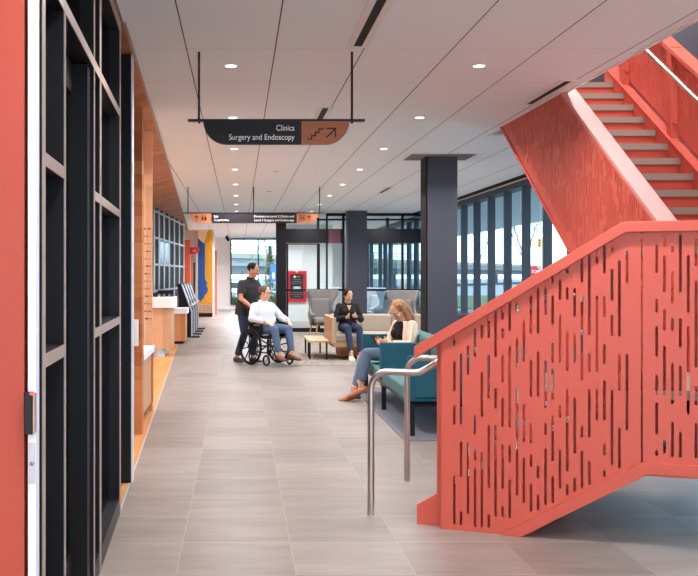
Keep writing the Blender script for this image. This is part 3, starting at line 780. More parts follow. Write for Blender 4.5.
# standing-height pod with a round metal foot
t = thing('reception_pod', 'curved wooden counter with thick white top on a round metal foot', 'counter', (-1.40, 18.65, 0))
def rrect(x0, x1, y0, y1, r, z, n=6):
    o = []
    for cx, cy, a in ((x1 - r, y0 + r, -PI / 2), (x1 - r, y1 - r, 0), (x0 + r, y1 - r, PI / 2), (x0 + r, y0 + r, PI)):
        o += [(cx + r * math.cos(a + PI / 2 * i / n), cy + r * math.sin(a + PI / 2 * i / n), z) for i in range(n + 1)]
    return o
MB().prism(rrect(-.62, .16, -.36, .5, .10, .15), (0, 0, .75)).obj('body', M['woodlight'], t)
MB().prism(rrect(-.64, .21, -.40, .55, .10, .90), (0, 0, .20)).obj('counter_top', M['white'], t, bevel=.006)
MB().lathe([(.11, 0), (.115, .01), (.11, .02), (.11, .15)], (-.08, -.24, 0), 28).obj('metal_foot', M['alu'], t)
MB().lathe([(.11, 0), (.115, .01), (.11, .02), (.11, .15)], (-.08, .36, 0), 28).obj('metal_foot', M['alu'], t)
t = thing('desk_phone', 'black desk phone on the curved wooden counter', 'phone', (-1.62, 18.55, 1.10))
b = MB(); b.prism([(-.10, -.1, 0), (.10, -.1, 0), (.10, .1, .05), (-.10, .1, .05)][:0] or [(-.10, -.1, 0), (-.10, .1, 0), (-.10, .1, .07), (-.10, -.1, .025)], (.2, 0, 0)); b.obj('base', M['black_matte'], t)
MB().tube([(-.07, -.08, .05), (-.07, -.03, .065), (-.07, .05, .085), (-.07, .1, .09)], [.024, .016, .016, .024], 10).obj('handset', M['black_matte'], t)
t = thing('monitor_stand', 'low dark screen base on the curved wooden counter', 'screen', (-1.36, 18.75, 1.10))
MB().box(-.12, .12, -.05, .05, 0, .012).obj('foot', M['black_matte'], t); MB().box(-.02, .02, -.015, .015, .012, .06).obj('stem', M['black_matte'], t)
MB().box(-.17, .12, -.02, .02, .05, .12).obj('screen', M['black_matte'], t, bevel=.004)
t = thing('side_cabinet', 'narrow wooden cabinet with white top behind the curved counter', 'cabinet', (-1.27, 22.0, 0))
MB().box(-.5, .10, -.35, .35, .06, .66).obj('body', M['woodwarm'], t); MB().box(-.55, .14, -.38, .38, .66, .78).obj('top', M['white'], t, bevel=.004)
MB().box(-.45, .04, -.3, .3, 0, .06).obj('plinth', M['black_matte'], t)

# glazed display wall set at an angle on the left
P1, P2 = Vector((-2.02, 23.2, 0)), Vector((-1.70, 30.6, 0))
L_ = (P2 - P1).length; ang = math.atan2(P2.y - P1.y, P2.x - P1.x)
t = thing('display_wall', 'black display wall in an aluminium grid with a pale screen, left of the kiosks', 'display wall', P1, ang)
MB().box(0, L_, .0, .12, 0, CEIL - .003).obj('back_panel', M['black_matte'], t)
for x in (.10, 1.05, 2.08, 3.25, 4.50, 5.85, 7.2): MB().box(x, x + .24, -.018, .0, .02, CEIL - .01).obj('post', M['alu'], t)
for z in (1.13, 1.755, 2.39, CEIL - .10): MB().box(0, L_, -.035, -.018, z - .025, z + .025).obj('rail', M['alu'], t)
MB().box(1.3, 3.25, -.014, .0, 1.79, 2.34).obj('screen', plain('screen_grey', (150, 166, 180), .2), t)
MB().box(0, L_, -.04, .0, 0, .02).obj('plinth', M['alu'], t)
rb = random.Random(11)
for i in range(5):
    t2 = tag(MB().box(-1.80 + .02 * i, -1.60 + .02 * i, 23.4 + .55 * i, 23.75 + .55 * i, 0, .16 + .2 * rb.random()).obj('storage_box', M[('woodwarm', 'whitemetal', 'woodwall', 'black_matte', 'woodwarm')[i]], bevel=.004),
       ('honey wood box on the floor below the display wall, nearest the counter', 'pale metal box on the floor below the display wall', 'cherry wood box on the floor in the middle below the display wall', 'black box on the floor below the display wall by the kiosks', 'honey wood box on the floor below the display wall, behind the kiosks')[i], 'box', 'boxes below the display wall')
# check-in kiosks
kl = None
for i, yy in enumerate((24.1, 25.3, 26.5, 27.7)):
    lab = '%s black check-in kiosk with slanted white screen%s' % (('nearest', 'second', 'third', 'farthest')[i], ' in the row by the display wall')
    if kl is None:
        kl = thing('check_in_kiosk', lab, 'kiosk', (-1.25, yy, 0), 0, 'check-in kiosks')
        pts = [(-.20, .03), (.10, .03), (.10, .62), (-.02, .95), (-.14, 1.28), (-.24, 1.30), (-.20, .9)]
        MB().prism([(x, -.2, z) for x, z in pts], (0, .4, 0)).obj('body', M['black'], kl)
        MB().bar((.035, 0, .86), (-.12, 0, 1.25), .36, .012, (1, 0, .4)).obj('screen', plain('kiosk_screen', (232, 236, 240), .15), kl)
        for s in (-1, 1):
            b = MB(); y0 = s * .205 - .012
            pp = [(.10, .03), (.115, .03), (.115, .63), (-.005, .955), (-.125, 1.30), (-.145, 1.29), (-.02, .945), (.10, .62)]
            b.prism([(x, y0, z) for x, z in pp], (0, .024, 0)); b.obj('edge_trim', M['whitemetal'], kl)
        MB().bar((.09, 0, .80), (.13, 0, .76), .34, .05).obj('tray', M['whitemetal'], kl)
        MB().box(-.24, .30, -.22, .22, .0, .03).obj('foot_plate', M['black'], kl)
    else: dup(kl, (-1.25, yy, 0), lab)
t = thing('blade_sign', 'small red flag sign with rounded corner reading Lab by the coral panel', 'sign', (-1.38, 31.0, 2.155))
blade(-.15, .15, 0, .215, -.012, .012, .16, 'r').obj('panel', plain('sign_red', (190, 36, 44), .45), t)
text('Lab', .075, M['white_ink'], 'lettering', t, 'CENTER', (-.02, -.0135, .08))
struct(MB().box(-1.73, -1.53, 31, 31.3, 0, 2.594).obj('wall_panel_coral', plain('orange_coral', (236, 96, 60), .5)))
struct(MB().box(-1.45, -1.405, 31.6, 31.7, 0, 1.9).obj('trim_9', M['black_matte']))
struct(MB().box(-1.36, -1.33, 31.6, 31.7, 0, 2.3).obj('trim_10', M['whitemetal']))
# mural column
mc = MB().box(-1.466, -.954, 35.5, 36.0, 0, CEIL).obj('column', plain('mural_ochre', (214, 146, 38), .6, 0, .3, .04)); struct(mc)
bl = [(-1.466, 2.86)] + [(-1.41 + .03 * i, 2.84 + .05 * (i % 2)) for i in range(7)] + [(-1.21, 2.8), (-1.215, 1.35), (-1.13, 1.22), (-1.16, 1.10), (-1.10, 1.0), (-1.14, .86), (-1.22, .78), (-1.26, .66), (-1.33, .62), (-1.36, .55), (-1.466, .6)]
MB().prism([(x, 35.494, z) for x, z in bl], (0, .006, 0)).obj('mural_blue', plain('mural_blue', (40, 84, 150), .6, 0, .3, .25, 14), mc)
MB().prism([(-1.466, 35.493, 2.82), (-1.25, 35.493, 2.62), (-1.10, 35.493, CEIL), (-1.466, 35.493, CEIL)], (0, .006, 0)).obj('mural_peach', plain('mural_peach', (240, 200, 160), .6, 0, .3, .3, 30), mc)
sc_ = MB()
for r_ in range(4):
    for i in range(5):
        cx = -1.46 + .128 * i + (.064 if r_ % 2 else 0); cz = .17 + .082 * r_
        for q in (.062, .042, .022):
            pts = [(cx + q * math.cos(a), cz + q * math.sin(a)) for a in [PI * k / 8 for k in range(9)]]
            pts = [p for p in pts if -1.466 <= p[0] <= -.954]
            if len(pts) > 2: poly_stroke(sc_, pts, .013, 35.493, 35.5)
sc_.obj('mural_scallops', plain('mural_cream', (246, 226, 206), .6), mc)
MB().box(-1.47, -.95, 35.485, 35.5, 0, .14).obj('base_plate', M['black_matte'], mc)
struct(MB().box(-.925, -.83, 37.6, 37.7, 0, 2.42).obj('wall_panel_rose', plain('rose_panel', (214, 120, 116), .5)))

# ------------------------------------------------------------------ camera on far ceiling
t = thing('security_camera', 'tiny black spotlight camera hanging from the ceiling near the far window', 'camera', (-.47, 40.5, CEIL))
MB().box(-.03, .03, -.03, .03, -.05, 0).obj('mount', M['black'], t); MB().bar((-.05, 0, -.06), (.06, -.06, -.22), .1, .1).obj('body', M['black'], t)
# ------------------------------------------------------------------ poster beyond the storefront
t = thing('poster', 'red framed dark poster on the white wall behind the glazed storefront', 'poster', (1.86, 31.97, .63))
rd = plain('poster_red', (206, 30, 42), .4)
MB().box(-.315, -.215, -.03, .03, 0, 1.0).obj('frame_side', rd, t); MB().box(.215, .315, -.03, .03, 0, 1.0).obj('frame_side', rd, t)
MB().box(-.215, .215, -.03, .03, 0, .10).obj('frame_bottom', rd, t)
MB().prism([(-.215, -.03, .90), (.215, -.03, .90), (.215, -.03, 1.0), (.06, -.03, 1.0), (0, -.03, .94), (-.06, -.03, 1.0), (-.215, -.03, 1.0)], (0, .06, 0)).obj('frame_top', rd, t)
MB().box(-.215, .215, -.015, .03, .10, .90).obj('board', plain('poster_black', (40, 36, 40), .4), t)
b = MB(); rr = random.Random(2)
for z, w in ((.80, .0), (.72, .16), (.66, .2), (.60, .22), (.30, .2), (.24, .22), (.18, .14)):
    if w: b.box(-w * .8, w * .8, -.0165, -.0145, z, z + .012)
b.obj('text_lines', plain('poster_grey', (150, 140, 140), .5), t)
b = MB()
for i in range(6): b.box(-.10 + .038 * i, -.075 + .038 * i, -.0165, -.0145, .41, .50)
b.obj('headline', M['white_ink'], t)
MB().box(-.02, .11, -.0165, -.0145, .80, .835).obj('green_mark', plain('lime_mark', (110, 150, 40), .5), t); MB().ball((-.07, -.016, .815), (.035, .002, .035)).obj('white_mark', M['white_ink'], t)

# ------------------------------------------------------------------ lounge furniture
def cushion(x0, x1, y0, y1, z0, z1): return MB().box(x0, x1, y0, y1, z0, z1)
# teal bench sofa, running away beside the stairs
t = thing('sofa', 'teal bench sofa with upright arm panels and black legs beside the stairs', 'sofa', (1.58, 11.0, .006))
Y0, Y1, YM = -1.73, 1.75, .06
for y0, y1 in ((Y0, Y0 + .09), (YM, YM + .10), (Y1 - .08, Y1)):
    MB().box(0.0, .80, y0, y1, .325, .75).obj('arm_panel', M['teal'], t, bevel=.012, seg=3)
MB().box(.055, .70, YM - .012, YM, .36, .70).obj('arm_pad', M['teal'], t, bevel=.006)
MB().box(.055, .70, Y0 - .012, Y0, .36, .70).obj('arm_pad', M['teal'], t, bevel=.006)
for y0, y1 in ((Y0 + .09, YM), (YM + .10, Y1 - .08)):
    cushion(.01, .62, y0 + .004, y1 - .004, .30, .44).obj('seat_cushion', M['tealseat'], t, bevel=.025, seg=3)
    n = 5; w = (y1 - y0) / n
    for i in range(n):
        cushion(.55, .76, y0 + w * i + .003, y0 + w * (i + 1) - .003, .42, .80).obj('back_cushion', M['tealseat'], t, bevel=.035, seg=3)
MB().box(.03, .78, Y0 + .03, Y1 - .03, .27, .30).obj('frame', M['black'], t)
MB().box(.0, .30, YM + .01, YM + .09, .265, .33).obj('wood_block', M['woodwarm'], t)
for y in (Y0 + .02, YM + .03, Y1 - .10):
    for x in (.015, .74): MB().box(x, x + .05, y, y + .05, 0, .30).obj('leg', M['black'], t)
t = tag(MB().tube([(1.90, 9.22, .24), (1.98, 9.2, .16), (2.12, 9.2, .06), (2.3, 9.15, .018), (2.9, 9.25, .014)], .006, 8).obj('power_cable', M['black_matte']), 'black power cable hanging under the near end of the teal sofa', 'cable')

# beige sofa facing the camera
t = thing('sofa', 'beige two seat sofa with wooden side panel and upright tufted back', 'sofa', (1.62, 17.9, .006))
MB().box(.0, .05, -.5, 1.0, .30, .755).obj('side_panel', M['woodlight'], t, bevel=.006)
MB().box(.05, .085, -.49, 1.0, .30, .75).obj('arm_pad', M['beige'], t, bevel=.008)
for i in range(3):
    cushion(.09 + .58 * i, .665 + .58 * i, -.30, .78, .31, .45).obj('seat_cushion', M['beige'], t, bevel=.03, seg=3)
    cushion(.09 + .58 * i, .665 + .58 * i, .74, .98, .43, .765).obj('back_cushion', M['beige'], t, bevel=.04, seg=3)
MB().box(1.835, 1.89, -.49, 1.0, .30, .755).obj('side_panel', M['woodlight'], t, bevel=.006)
MB().box(.05, 1.84, -.28, .98, .22, .31).obj('base_frame', M['woodlight'], t)
MB().box(.2, 1.7, -.05, .8, .04, .22).obj('plinth', M['woodwall'], t)
MB().box(.25, 1.65, .0, .75, .0, .04).obj('foot', M['black'], t)
t = thing('bench_table', 'low pale wood table with black legs against the beige sofa', 'table', (1.40, 18.15, .006))
MB().prism([(-.16, -.5, .30), (.21, -.5, .30), (.21, 1.0, .30), (-.16, 1.0, .30)], (0, 0, .035)).obj('table_top', M['woodlight'], t, bevel=.004)
for x, y in ((-.14, -.47), (-.13, .0), (-.12, .95), (.16, -.47), (.16, .95)): MB().box(x - .015, x + .015, y - .015, y + .015, 0, .30).obj('leg', M['black'], t)

# high wing chairs
def wing_chair(label, loc, rz, fab, legs=True, group='high wing chairs'):
    t = thing('wing_chair', label, 'armchair', loc, rz, group)
    # plan: U open to -y.  rows of the shell from the seat base up
    rows = []
    for z, hw, dep, wing in ((.24, .26, .28, .05), (.34, .30, .29, .24), (.50, .335, .30, .40), (.57, .335, .31, .40), (.63, .29, .32, .14), (.76, .285, .34, .09), (.90, .315, .36, .20), (1.02, .355, .38, .33), (1.11, .37, .39, .36), (1.14, .36, .385, .33)):
        rw = []
        for i in range(17):
            u = -1 + 2 * i / 16
            a = abs(u)
            if a < .6: x = hw * (u / .6) * .92; y = dep - .10 * (a / .6) ** 3
            else:
                k = (a - .6) / .4; x = math.copysign(hw * (.92 + .10 * k), u); y = dep - .10 - k * (wing + .02)
            rw.append((x, y, z))
        rows.append(rw)
    n = 17; vs = [p for r in rows for p in r]
    fs = [(j * n + i, j * n + i + 1, (j + 1) * n + i + 1, (j + 1) * n + i) for j in range(len(rows) - 1) for i in range(n - 1)]
    MB().add(vs, fs, True).obj('shell', fab, t, solid=.05, subsurf=1)
    MB().box(-.27, .27, -.30, .27, .34, .46).obj('seat_cushion', fab, t, bevel=.04, seg=3)
    MB().box(-.25, .25, .17, .27, .44, .92).obj('back_pad', fab, t, bevel=.04, seg=3)
    for s in (-1, 1): MB().tube([(s * .30, -.28, .52), (s * .32, -.1, .55), (s * .32, .1, .55)], .03, 10).obj('arm', fab, t)
    for sx_ in (-1, 1):
        for sy in (-1, 1):
            MB().tube([(sx_ * .20, sy * .2, .33), (sx_ * .27, sy * .26, 0)], [.022, .014], 8).obj('leg', M['woodwarm'], t)
    return t
wing_chair('grey high wing chair with oak legs facing the wooden bench table', (2.05, 24.3, .006), rad(14), M['grey'])
wing_chair('grey high wing chair standing behind the right end of the beige sofa', (3.82, 23.2, .006), rad(-6), M['grey'])
wing_chair('white high wing chair turned sideways beyond the glazed storefront', (3.78, 28.6, 0), rad(-62), M['greylight'])
wing_chair('white high wing chair beyond the glass, just behind the grey chair by the table', (2.60, 28.4, 0), rad(40), M['greylight'])

# ------------------------------------------------------------------ people
SKIN = plain('skin', (214, 164, 132), .5, 0, .35, .05, 20)
SKIN2 = plain('skin_warm', (200, 142, 108), .5, 0, .35, .05, 20)
def limb(mb, pts, rs, n=12):
    """tapering rounded chain"""
    P = [Vector(p) for p in pts]
    mb.tube(P, list(rs), n)
    for p, r in zip(P, rs): mb.ball(p, r, None, n, 8)
def loft(mb, rings, n=20):
    """rings: (centre, side vector, front vector, half width, half depth)"""
    vs = []; fs = []
    for c, sv, fv, a, b in rings:
        c, sv, fv = Vector(c), Vector(sv).normalized(), Vector(fv).normalized()
        for k in range(n):
            t = 2 * PI * k / n; ct, st_ = math.cos(t), math.sin(t)
            ct = math.copysign(abs(ct) ** .8, ct); st_ = math.copysign(abs(st_) ** .8, st_)
            vs.append(c + sv * ct * a + fv * st_ * b)
    m = len(rings)
    for j in range(m - 1):
        for k in range(n):
            k2 = (k + 1) % n; fs.append((j*n+k, j*n+k2, (j+1)*n+k2, (j+1)*n+k))
    fs += [tuple(range(n - 1, -1, -1)), tuple(range((m - 1) * n, m * n))]
    mb.add(vs, fs, True)
def fuse(mb, name, mat, parent, voxel=.008, smooth=4):
    """closed shapes welded into one continuous skin"""
    me = bpy.data.meshes.new(name); me.from_pydata([tuple(v) for v in mb.v], [], mb.f); me.update()
    bm = bmesh.new(); bm.from_mesh(me); bmesh.ops.recalc_face_normals(bm, faces=bm.faces); bm.to_mesh(me); bm.free()
    o = bpy.data.objects.new(name, me); COL.objects.link(o)
    r = o.modifiers.new('r', 'REMESH'); r.mode = 'VOXEL'; r.voxel_size = voxel; r.use_smooth_shade = True
    s = o.modifiers.new('s', 'SMOOTH'); s.factor = .5; s.iterations = smooth
    dg = bpy.context.evaluated_depsgraph_get(); dg.update()
    m2 = bpy.data.meshes.new_from_object(o.evaluated_get(dg)); m2.name = name
    bpy.data.objects.remove(o); bpy.data.meshes.remove(me)
    for p in m2.polygons: p.use_smooth = True
    m2.materials.clear(); m2.materials.append(mat)
    o = bpy.data.objects.new(name, m2); COL.objects.link(o); o.parent = parent
    return o
def axes(yaw, pitch):
    """head frame: forward, side(left), up from yaw (turn to the left) and pitch (nod down)"""
    f = Vector((math.cos(yaw) * math.cos(pitch), math.sin(yaw) * math.cos(pitch), -math.sin(pitch)))
    s = Vector((-math.sin(yaw), math.cos(yaw), 0)); return f, s, f.cross(s)
def head(mb, c, fr, k=1.0):
    f, s, u = fr; c = Vector(c); A = Matrix((f, s, u)).transposed()
    P = lambda a, b, d: c + f * a * k + s * b * k + u * d * k
    mb.ball(P(-.012, 0, .032), (.094 * k, .074 * k, .084 * k), A, 20, 14)       # skull
    mb.ball(P(.022, 0, -.030), (.066 * k, .058 * k, .080 * k), A, 18, 12)       # face
    mb.ball(P(.052, 0, -.088), (.028 * k, .028 * k, .024 * k), A, 12, 8)        # chin
    mb.ball(P(.070, 0, .022), (.022 * k, .048 * k, .012 * k), A, 12, 8)         # brow
    for q in (-1, 1):
        mb.ball(P(.064, .034 * q, -.028), (.018 * k, .022 * k, .022 * k), A, 12, 8)   # cheek
        mb.ball(P(-.004, .075 * q, -.008), (.018 * k, .008 * k, .030 * k), A, 12, 8)  # ear
    mb.tube([P(.080, 0, .016), P(.098, 0, -.020), P(.104, 0, -.032)], [.008 * k, .011 * k, .013 * k], 8)
    mb.ball(P(.096, 0, -.034), (.014 * k, .016 * k, .010 * k), A, 10, 8)        # nose
    mb.ball(P(.082, 0, -.060), (.012 * k, .024 * k, .009 * k), A, 10, 8)        # lips
def features(c, fr, parent, brow, lip, k=1.0):
    f, s, u = fr; c = Vector(c); A = Matrix((f, s, u)).transposed(); P = lambda a, b, d: c + f * a * k + s * b * k + u * d * k
    for q in (-1, 1):
        b = MB(); b.ball(P(.079, .030 * q, .002), (.008 * k, .013 * k, .007 * k), A, 10, 8); e = b.obj('eye', EYEW, parent)
        b = MB(); b.ball(P(.085, .030 * q, .002), (.004 * k, .006 * k, .006 * k), A, 10, 8); b.obj('iris', EYED, e)
        b = MB(); b.tube([P(.090, .014 * q, .020), P(.089, .030 * q, .024), P(.080, .046 * q, .018)], .004 * k, 6); b.obj('eyebrow', brow, parent)
    b = MB(); b.ball(P(.091, 0, -.061), (.006 * k, .021 * k, .006 * k), A, 12, 8); b.obj('mouth', lip, parent)
EYEW = plain('eye_white', (230, 226, 222), .3); EYED = plain('eye_dark', (50, 36, 28), .3)
def hand(mb, w, d, nrm, side, curl=.5, k=1.0):
    """w: wrist; d: direction of the fingers; nrm: out of the back of the hand; side: towards the thumb"""
    w = Vector(w); d = Vector(d).normalized(); t = Vector(side); t = (t - d * t.dot(d)).normalized(); nb = d.cross(t).normalized()
    if nb.dot(Vector(nrm)) < 0: nb = -nb
    loft(mb, [(w - d * .015, t, nb, .024 * k, .019 * k), (w + d * .03 * k, t, nb, .034 * k, .017 * k), (w + d * .085 * k, t, nb, .040 * k, .013 * k)], 14)
    for i, (o, L) in enumerate(((.030, .070), (.010, .080), (-.010, .074), (-.029, .058))):
        p = w + d * .082 * k + t * o * k; pts = [p - d * .02]; a = 0
        for j, fr in enumerate((.42, .32, .26)):
            a += curl * (.55, .75, .55)[j]; dd = d * math.cos(a) - nb * math.sin(a); p = p + dd * L * fr * k; pts.append(p)
        limb(mb, pts, [.0095 * k, .0090 * k, .0085 * k, .0075 * k], 8)
    b = w + d * .022 * k + t * .026 * k; e1 = b + (d * .55 + t * .75 - nb * .25).normalized() * .036 * k; e2 = e1 + (d * .9 + t * .25 - nb * (.2 + curl * .5)).normalized() * .032 * k
    limb(mb, [b - t * .012, e1, e2], [.013 * k, .011 * k, .009 * k], 8)
def torso(mb, pel, chest, neck, sv, g=0.0, k=(1, 1, 1), fem=False):
    """from hips to neck; g grows it into a garment"""
    pel, chest, neck, sv = Vector(pel), Vector(chest), Vector(neck), Vector(sv).normalized()
    ax = (chest - pel).normalized(); fv = sv.cross(ax).normalized()
    if fv.x < 0: fv = -fv
    w1, w2, w3 = k
    mid = pel.lerp(chest, .5) - fv * .005
    sh = chest + (neck - chest) * .62
    for q in (-1, 1): limb(mb, [neck - ax * .035, chest + (neck - chest) * .50 + sv * .125 * w3 * q], [.045 + g, .050 + g], 12)
    loft(mb, [(pel - ax * .08, sv, fv, .15 * w1 + g, .105 * w1 + g), (pel, sv, fv, .168 * w1 + g, .118 * w1 + g), (mid, sv, fv, .145 * w2 + g, .105 * w2 + g),
              (chest - ax * .02, sv, fv, .165 * w3 + g, .118 * w3 + g), (chest + ax * .09, sv, fv, .172 * w3 + g, .108 * w3 + g), (sh, sv, fv, .125 * w3 + g, .078 + g), (neck - ax * .02, sv, fv, .062 + g, .060 + g)], 22)
    if fem:
        for q in (-1, 1): mb.ball(chest + fv * .085 + sv * .068 * q - ax * .005, .058 + g)
SHOE_N = 0
def foot(mb, ank, dr, g=0.0, L=.25, k=1.0):
    a = Vector(ank); d = Vector(dr).normalized(); sd = Vector((0, 0, 1)).cross(d).normalized(); up = d.cross(sd)
    base = a - up * .062
    loft(mb, [(base - d * .062, sd, up, .022 + g, .020 + g), (base - d * .05, sd, up, .032 + g, .032 + g), (base - d * .0 + up * .006, sd, up, .035 + g, .040 + g), (base + d * .09 - up * .008, sd, up, .042 + g, .030 + g), (base + d * .145 - up * .016, sd, up, .044 + g, .021 + g), (base + d * (L - .065) - up * .020, sd, up, .026 + g, .014 + g)], 16)
    limb(mb, [a + up * .05, a - up * .02], [.036 + g, .036 + g], 12)

def person(label, loc, rz, P):
    """P: the joints of the pose in the figure's own frame (x forward, y left, z up)"""
    t = thing('person', label, 'person', loc, rz)
    hk = P.get('hk', 1.0); fr = axes(*P['look']); hc = Vector(P['head']); nk = Vector(P['neck']); sv = Vector(P.get('sv', (0, 1, 0)))
    sk = P.get('skin', SKIN)
    b = MB(); head(b, hc, fr, hk)
    limb(b, [nk - Vector((0, 0, .05)), nk + (hc - nk) * .25, hc - fr[2] * .04 * hk - fr[0] * .015], [.056 * hk, .052 * hk, .052 * hk])
    torso(b, P['pel'], P['chest'], nk, sv, -.012, P['build'], P.get('fem', False))
    for q, sd in ((1, 'l'), (-1, 'r')):
        sh, el, wr = (Vector(P[x + sd]) for x in ('sh', 'el', 'wr'))
        limb(b, [sh, sh.lerp(el, .5), el], [.046 * hk, .044 * hk, .037 * hk]); limb(b, [el, el.lerp(wr, .35), wr], [.038 * hk, .038 * hk, .025 * hk])
        hd, hn, ht, cu = P['hand' + sd]; hand(b, wr, hd, hn, ht, cu, hk)
        hp, kn, an = (Vector(P[x + sd]) for x in ('hip', 'kn', 'an'))
        limb(b, [hp, hp.lerp(kn, .5), kn], [.080, .070, .052]); limb(b, [kn, kn.lerp(an, .35), an], [.050, .050, .034])
        foot(b, an, P['toe' + sd])
    body = fuse(b, 'body', sk, t, .0062, 3)
    features(hc, fr, t, P['hairmat'], P.get('lip', plain('lips', (176, 96, 86), .5)), hk)
    # trousers
    b = MB(); pel, ch = Vector(P['pel']), Vector(P['chest']); ax = (ch - pel).normalized(); fv = sv.cross(ax).normalized()
    if fv.x < 0: fv = -fv
    g = P.get('leg_ease', .012); w1 = P['build'][0]
    loft(b, [(pel - ax * .09, sv, fv, .14 * w1 + g, .10 * w1 + g), (pel, sv, fv, .170 * w1 + g, .120 * w1 + g), (pel + ax * .10, sv, fv, .152 * P['build'][1] + g, .108 * P['build'][1] + g)], 22)
    for sd in 'lr':
        hp, kn, an = (Vector(P[x + sd]) for x in ('hip', 'kn', 'an')); ce = kn.lerp(an, P.get('hem', .93))
        limb(b, [hp, hp.lerp(kn, .5), kn], [.088 + g, .078 + g, .056 + g])
        b.tube([kn, kn.lerp(an, .4), ce], [.055 + g, .053 + g, P.get('cuff', .044) + g], 14); b.ball(kn, .056 + g)
    fuse(b, 'trousers', P['trousers'], t, .009, 3)
    # top
    b = MB(); e = P.get('ease', .014)
    torso(b, pel - ax * P.get('drop', 0.0), ch, nk, sv, e, P['build'], P.get('fem', False))
    if P.get('skirt'): loft(b, [(pel - ax * .12, sv, fv, .172 * w1 + e, .122 * w1 + e), (pel, sv, fv, .172 * w1 + e, .122 * w1 + e), (pel + ax * .1, sv, fv, .155 * w1 + e, .11 * w1 + e)], 22)
    for sd in 'lr':
        sh, el, wr = (Vector(P[x + sd]) for x in ('sh', 'el', 'wr')); pf = P['sleeve']
        b.ball(sh, .047 * hk + e)
        if pf <= 1: c_ = sh.lerp(el, pf); b.tube([sh, sh.lerp(el, .5 * pf), c_], [.046 * hk + e, .050 * hk + e, .048 * hk + e], 14)
        else:
            c_ = el.lerp(wr, pf - 1); b.tube([sh, sh.lerp(el, .6), el, el.lerp(c_, .6), c_], [.045 * hk + e, .046 * hk + e, .041 * hk + e, .038 * hk + e, .030 * hk + e], 14)
            b.ball(el, .045 * hk + e)
    top = fuse(b, P['topname'], P['top'], t, .009, 3)
    # shoes
    for sd in 'lr':
        b = MB(); a = Vector(P['an' + sd]); d = Vector(P['toe' + sd]).normalized(); s_ = Vector((0, 0, 1)).cross(d).normalized(); u_ = d.cross(s_)
        base = a - u_ * .062; k = .009
        loft(b, [(base - d * .066, s_, u_, .024 + k, .028 + k), (base - d * .05, s_, u_, .034 + k, .036 + k), (base + u_ * .002, s_, u_, .036 + k, P.get('shoe_h', .036) + k), (base + d * .09 - u_ * .006, s_, u_, .044 + k, .030 + k), (base + d * .145 - u_ * .016, s_, u_, .046 + k, .022 + k), (base + d * .20 - u_ * .022, s_, u_, .028 + k, .013 + k)], 16)
        so_ = fuse(b, 'shoe', P['shoe'], t, .007, 2)
        q = MB(); loft(q, [(base - d * .07 - u_ * .037, s_, d, .03, .008), (base - u_ * .037 - d * .0, s_, d, .046, .06)], 4) if False else None
        if P.get('sole'):
            o_ = []
            for a_, w_ in ((-.075, .030), (-.03, .044), (.06, .050), (.14, .054), (.19, .044), (.212, .022)): o_.append((a_, w_))
            ol = [base + d * a_ + s_ * w_ - u_ * .050 for a_, w_ in o_] + [base + d * a_ - s_ * w_ - u_ * .050 for a_, w_ in reversed(o_)]
            q.prism(ol, u_ * .016); q.obj('sole', P['sole'], so_)
    return t, body, fr, hc
def hair_cap(t, hc, fr, mat, back=.010, up=.036, r=(.093, .084, .088), k=1.0, extra=None, cut=None):
    f, s, u = fr; A = Matrix((f, s, u)).transposed(); P = lambda a, b, d: hc + f * a * k + s * b * k + u * d * k
    b = MB(); b.ball(P(-back, 0, up), tuple(x * k for x in r), A, 20, 14)
    if extra: extra(b, P, A)
    return fuse(b, 'hair', mat, t, .007, 2)
def specs(t, hc, fr, mat, k=1.0):
    f, s, u = fr; P = lambda a, b, d: hc + f * a * k + s * b * k + u * d * k; b = MB()
    for q in (-1, 1):
        pts = [P(.098, q * .034 + .022 * math.cos(a), .0 + .016 * math.sin(a)) for a in [2 * PI * i / 14 for i in range(15)]]; b.tube(pts, .0022, 6)
        b.tube([P(.096, q * .056, .006), P(.06, q * .076, .008), P(.0, q * .080, .008)], .0022, 6)
    b.tube([P(.100, -.012, .004), P(.103, 0, .007), P(.100, .012, .004)], .0022, 6); b.obj('glasses', mat, t)

H_DARK = plain('hair_dark', (40, 29, 25), .75, 0, .2, .3, 60); H_GREY = plain('hair_greying', (98, 74, 58), .6, 0, .3, .3, 60); H_AUB = plain('hair_auburn', (158, 106, 62), .45, 0, .5, .35, 50)
DENIM = fabric('denim_dark', (50, 60, 82), 300, .25); DENIM2 = fabric('denim_mid', (82, 100, 128), 300, .3); DENIM3 = fabric('denim_faded', (96, 114, 136), 120, .35)
BLACKCLOTH = fabric('black_cloth', (34, 31, 33)); POLO = fabric('charcoal_cloth', (54, 51, 53)); WHITECLOTH = fabric('white_shirt', (214, 216, 222), 200, .08); CREAM = fabric('cream_knit', (226, 208, 184), 160, .12)
BROWN = plain('brown_leather', (116, 70, 44), .5); TAN = plain('tan_leather', (158, 94, 58), .5); SNEAK = plain('cream_canvas', (222, 210, 190), .7); DARKSHOE = plain('dark_shoe', (52, 44, 42), .5)

WCX, WCY, WCA = .43, 16.86, math.atan2(-.8, .6)
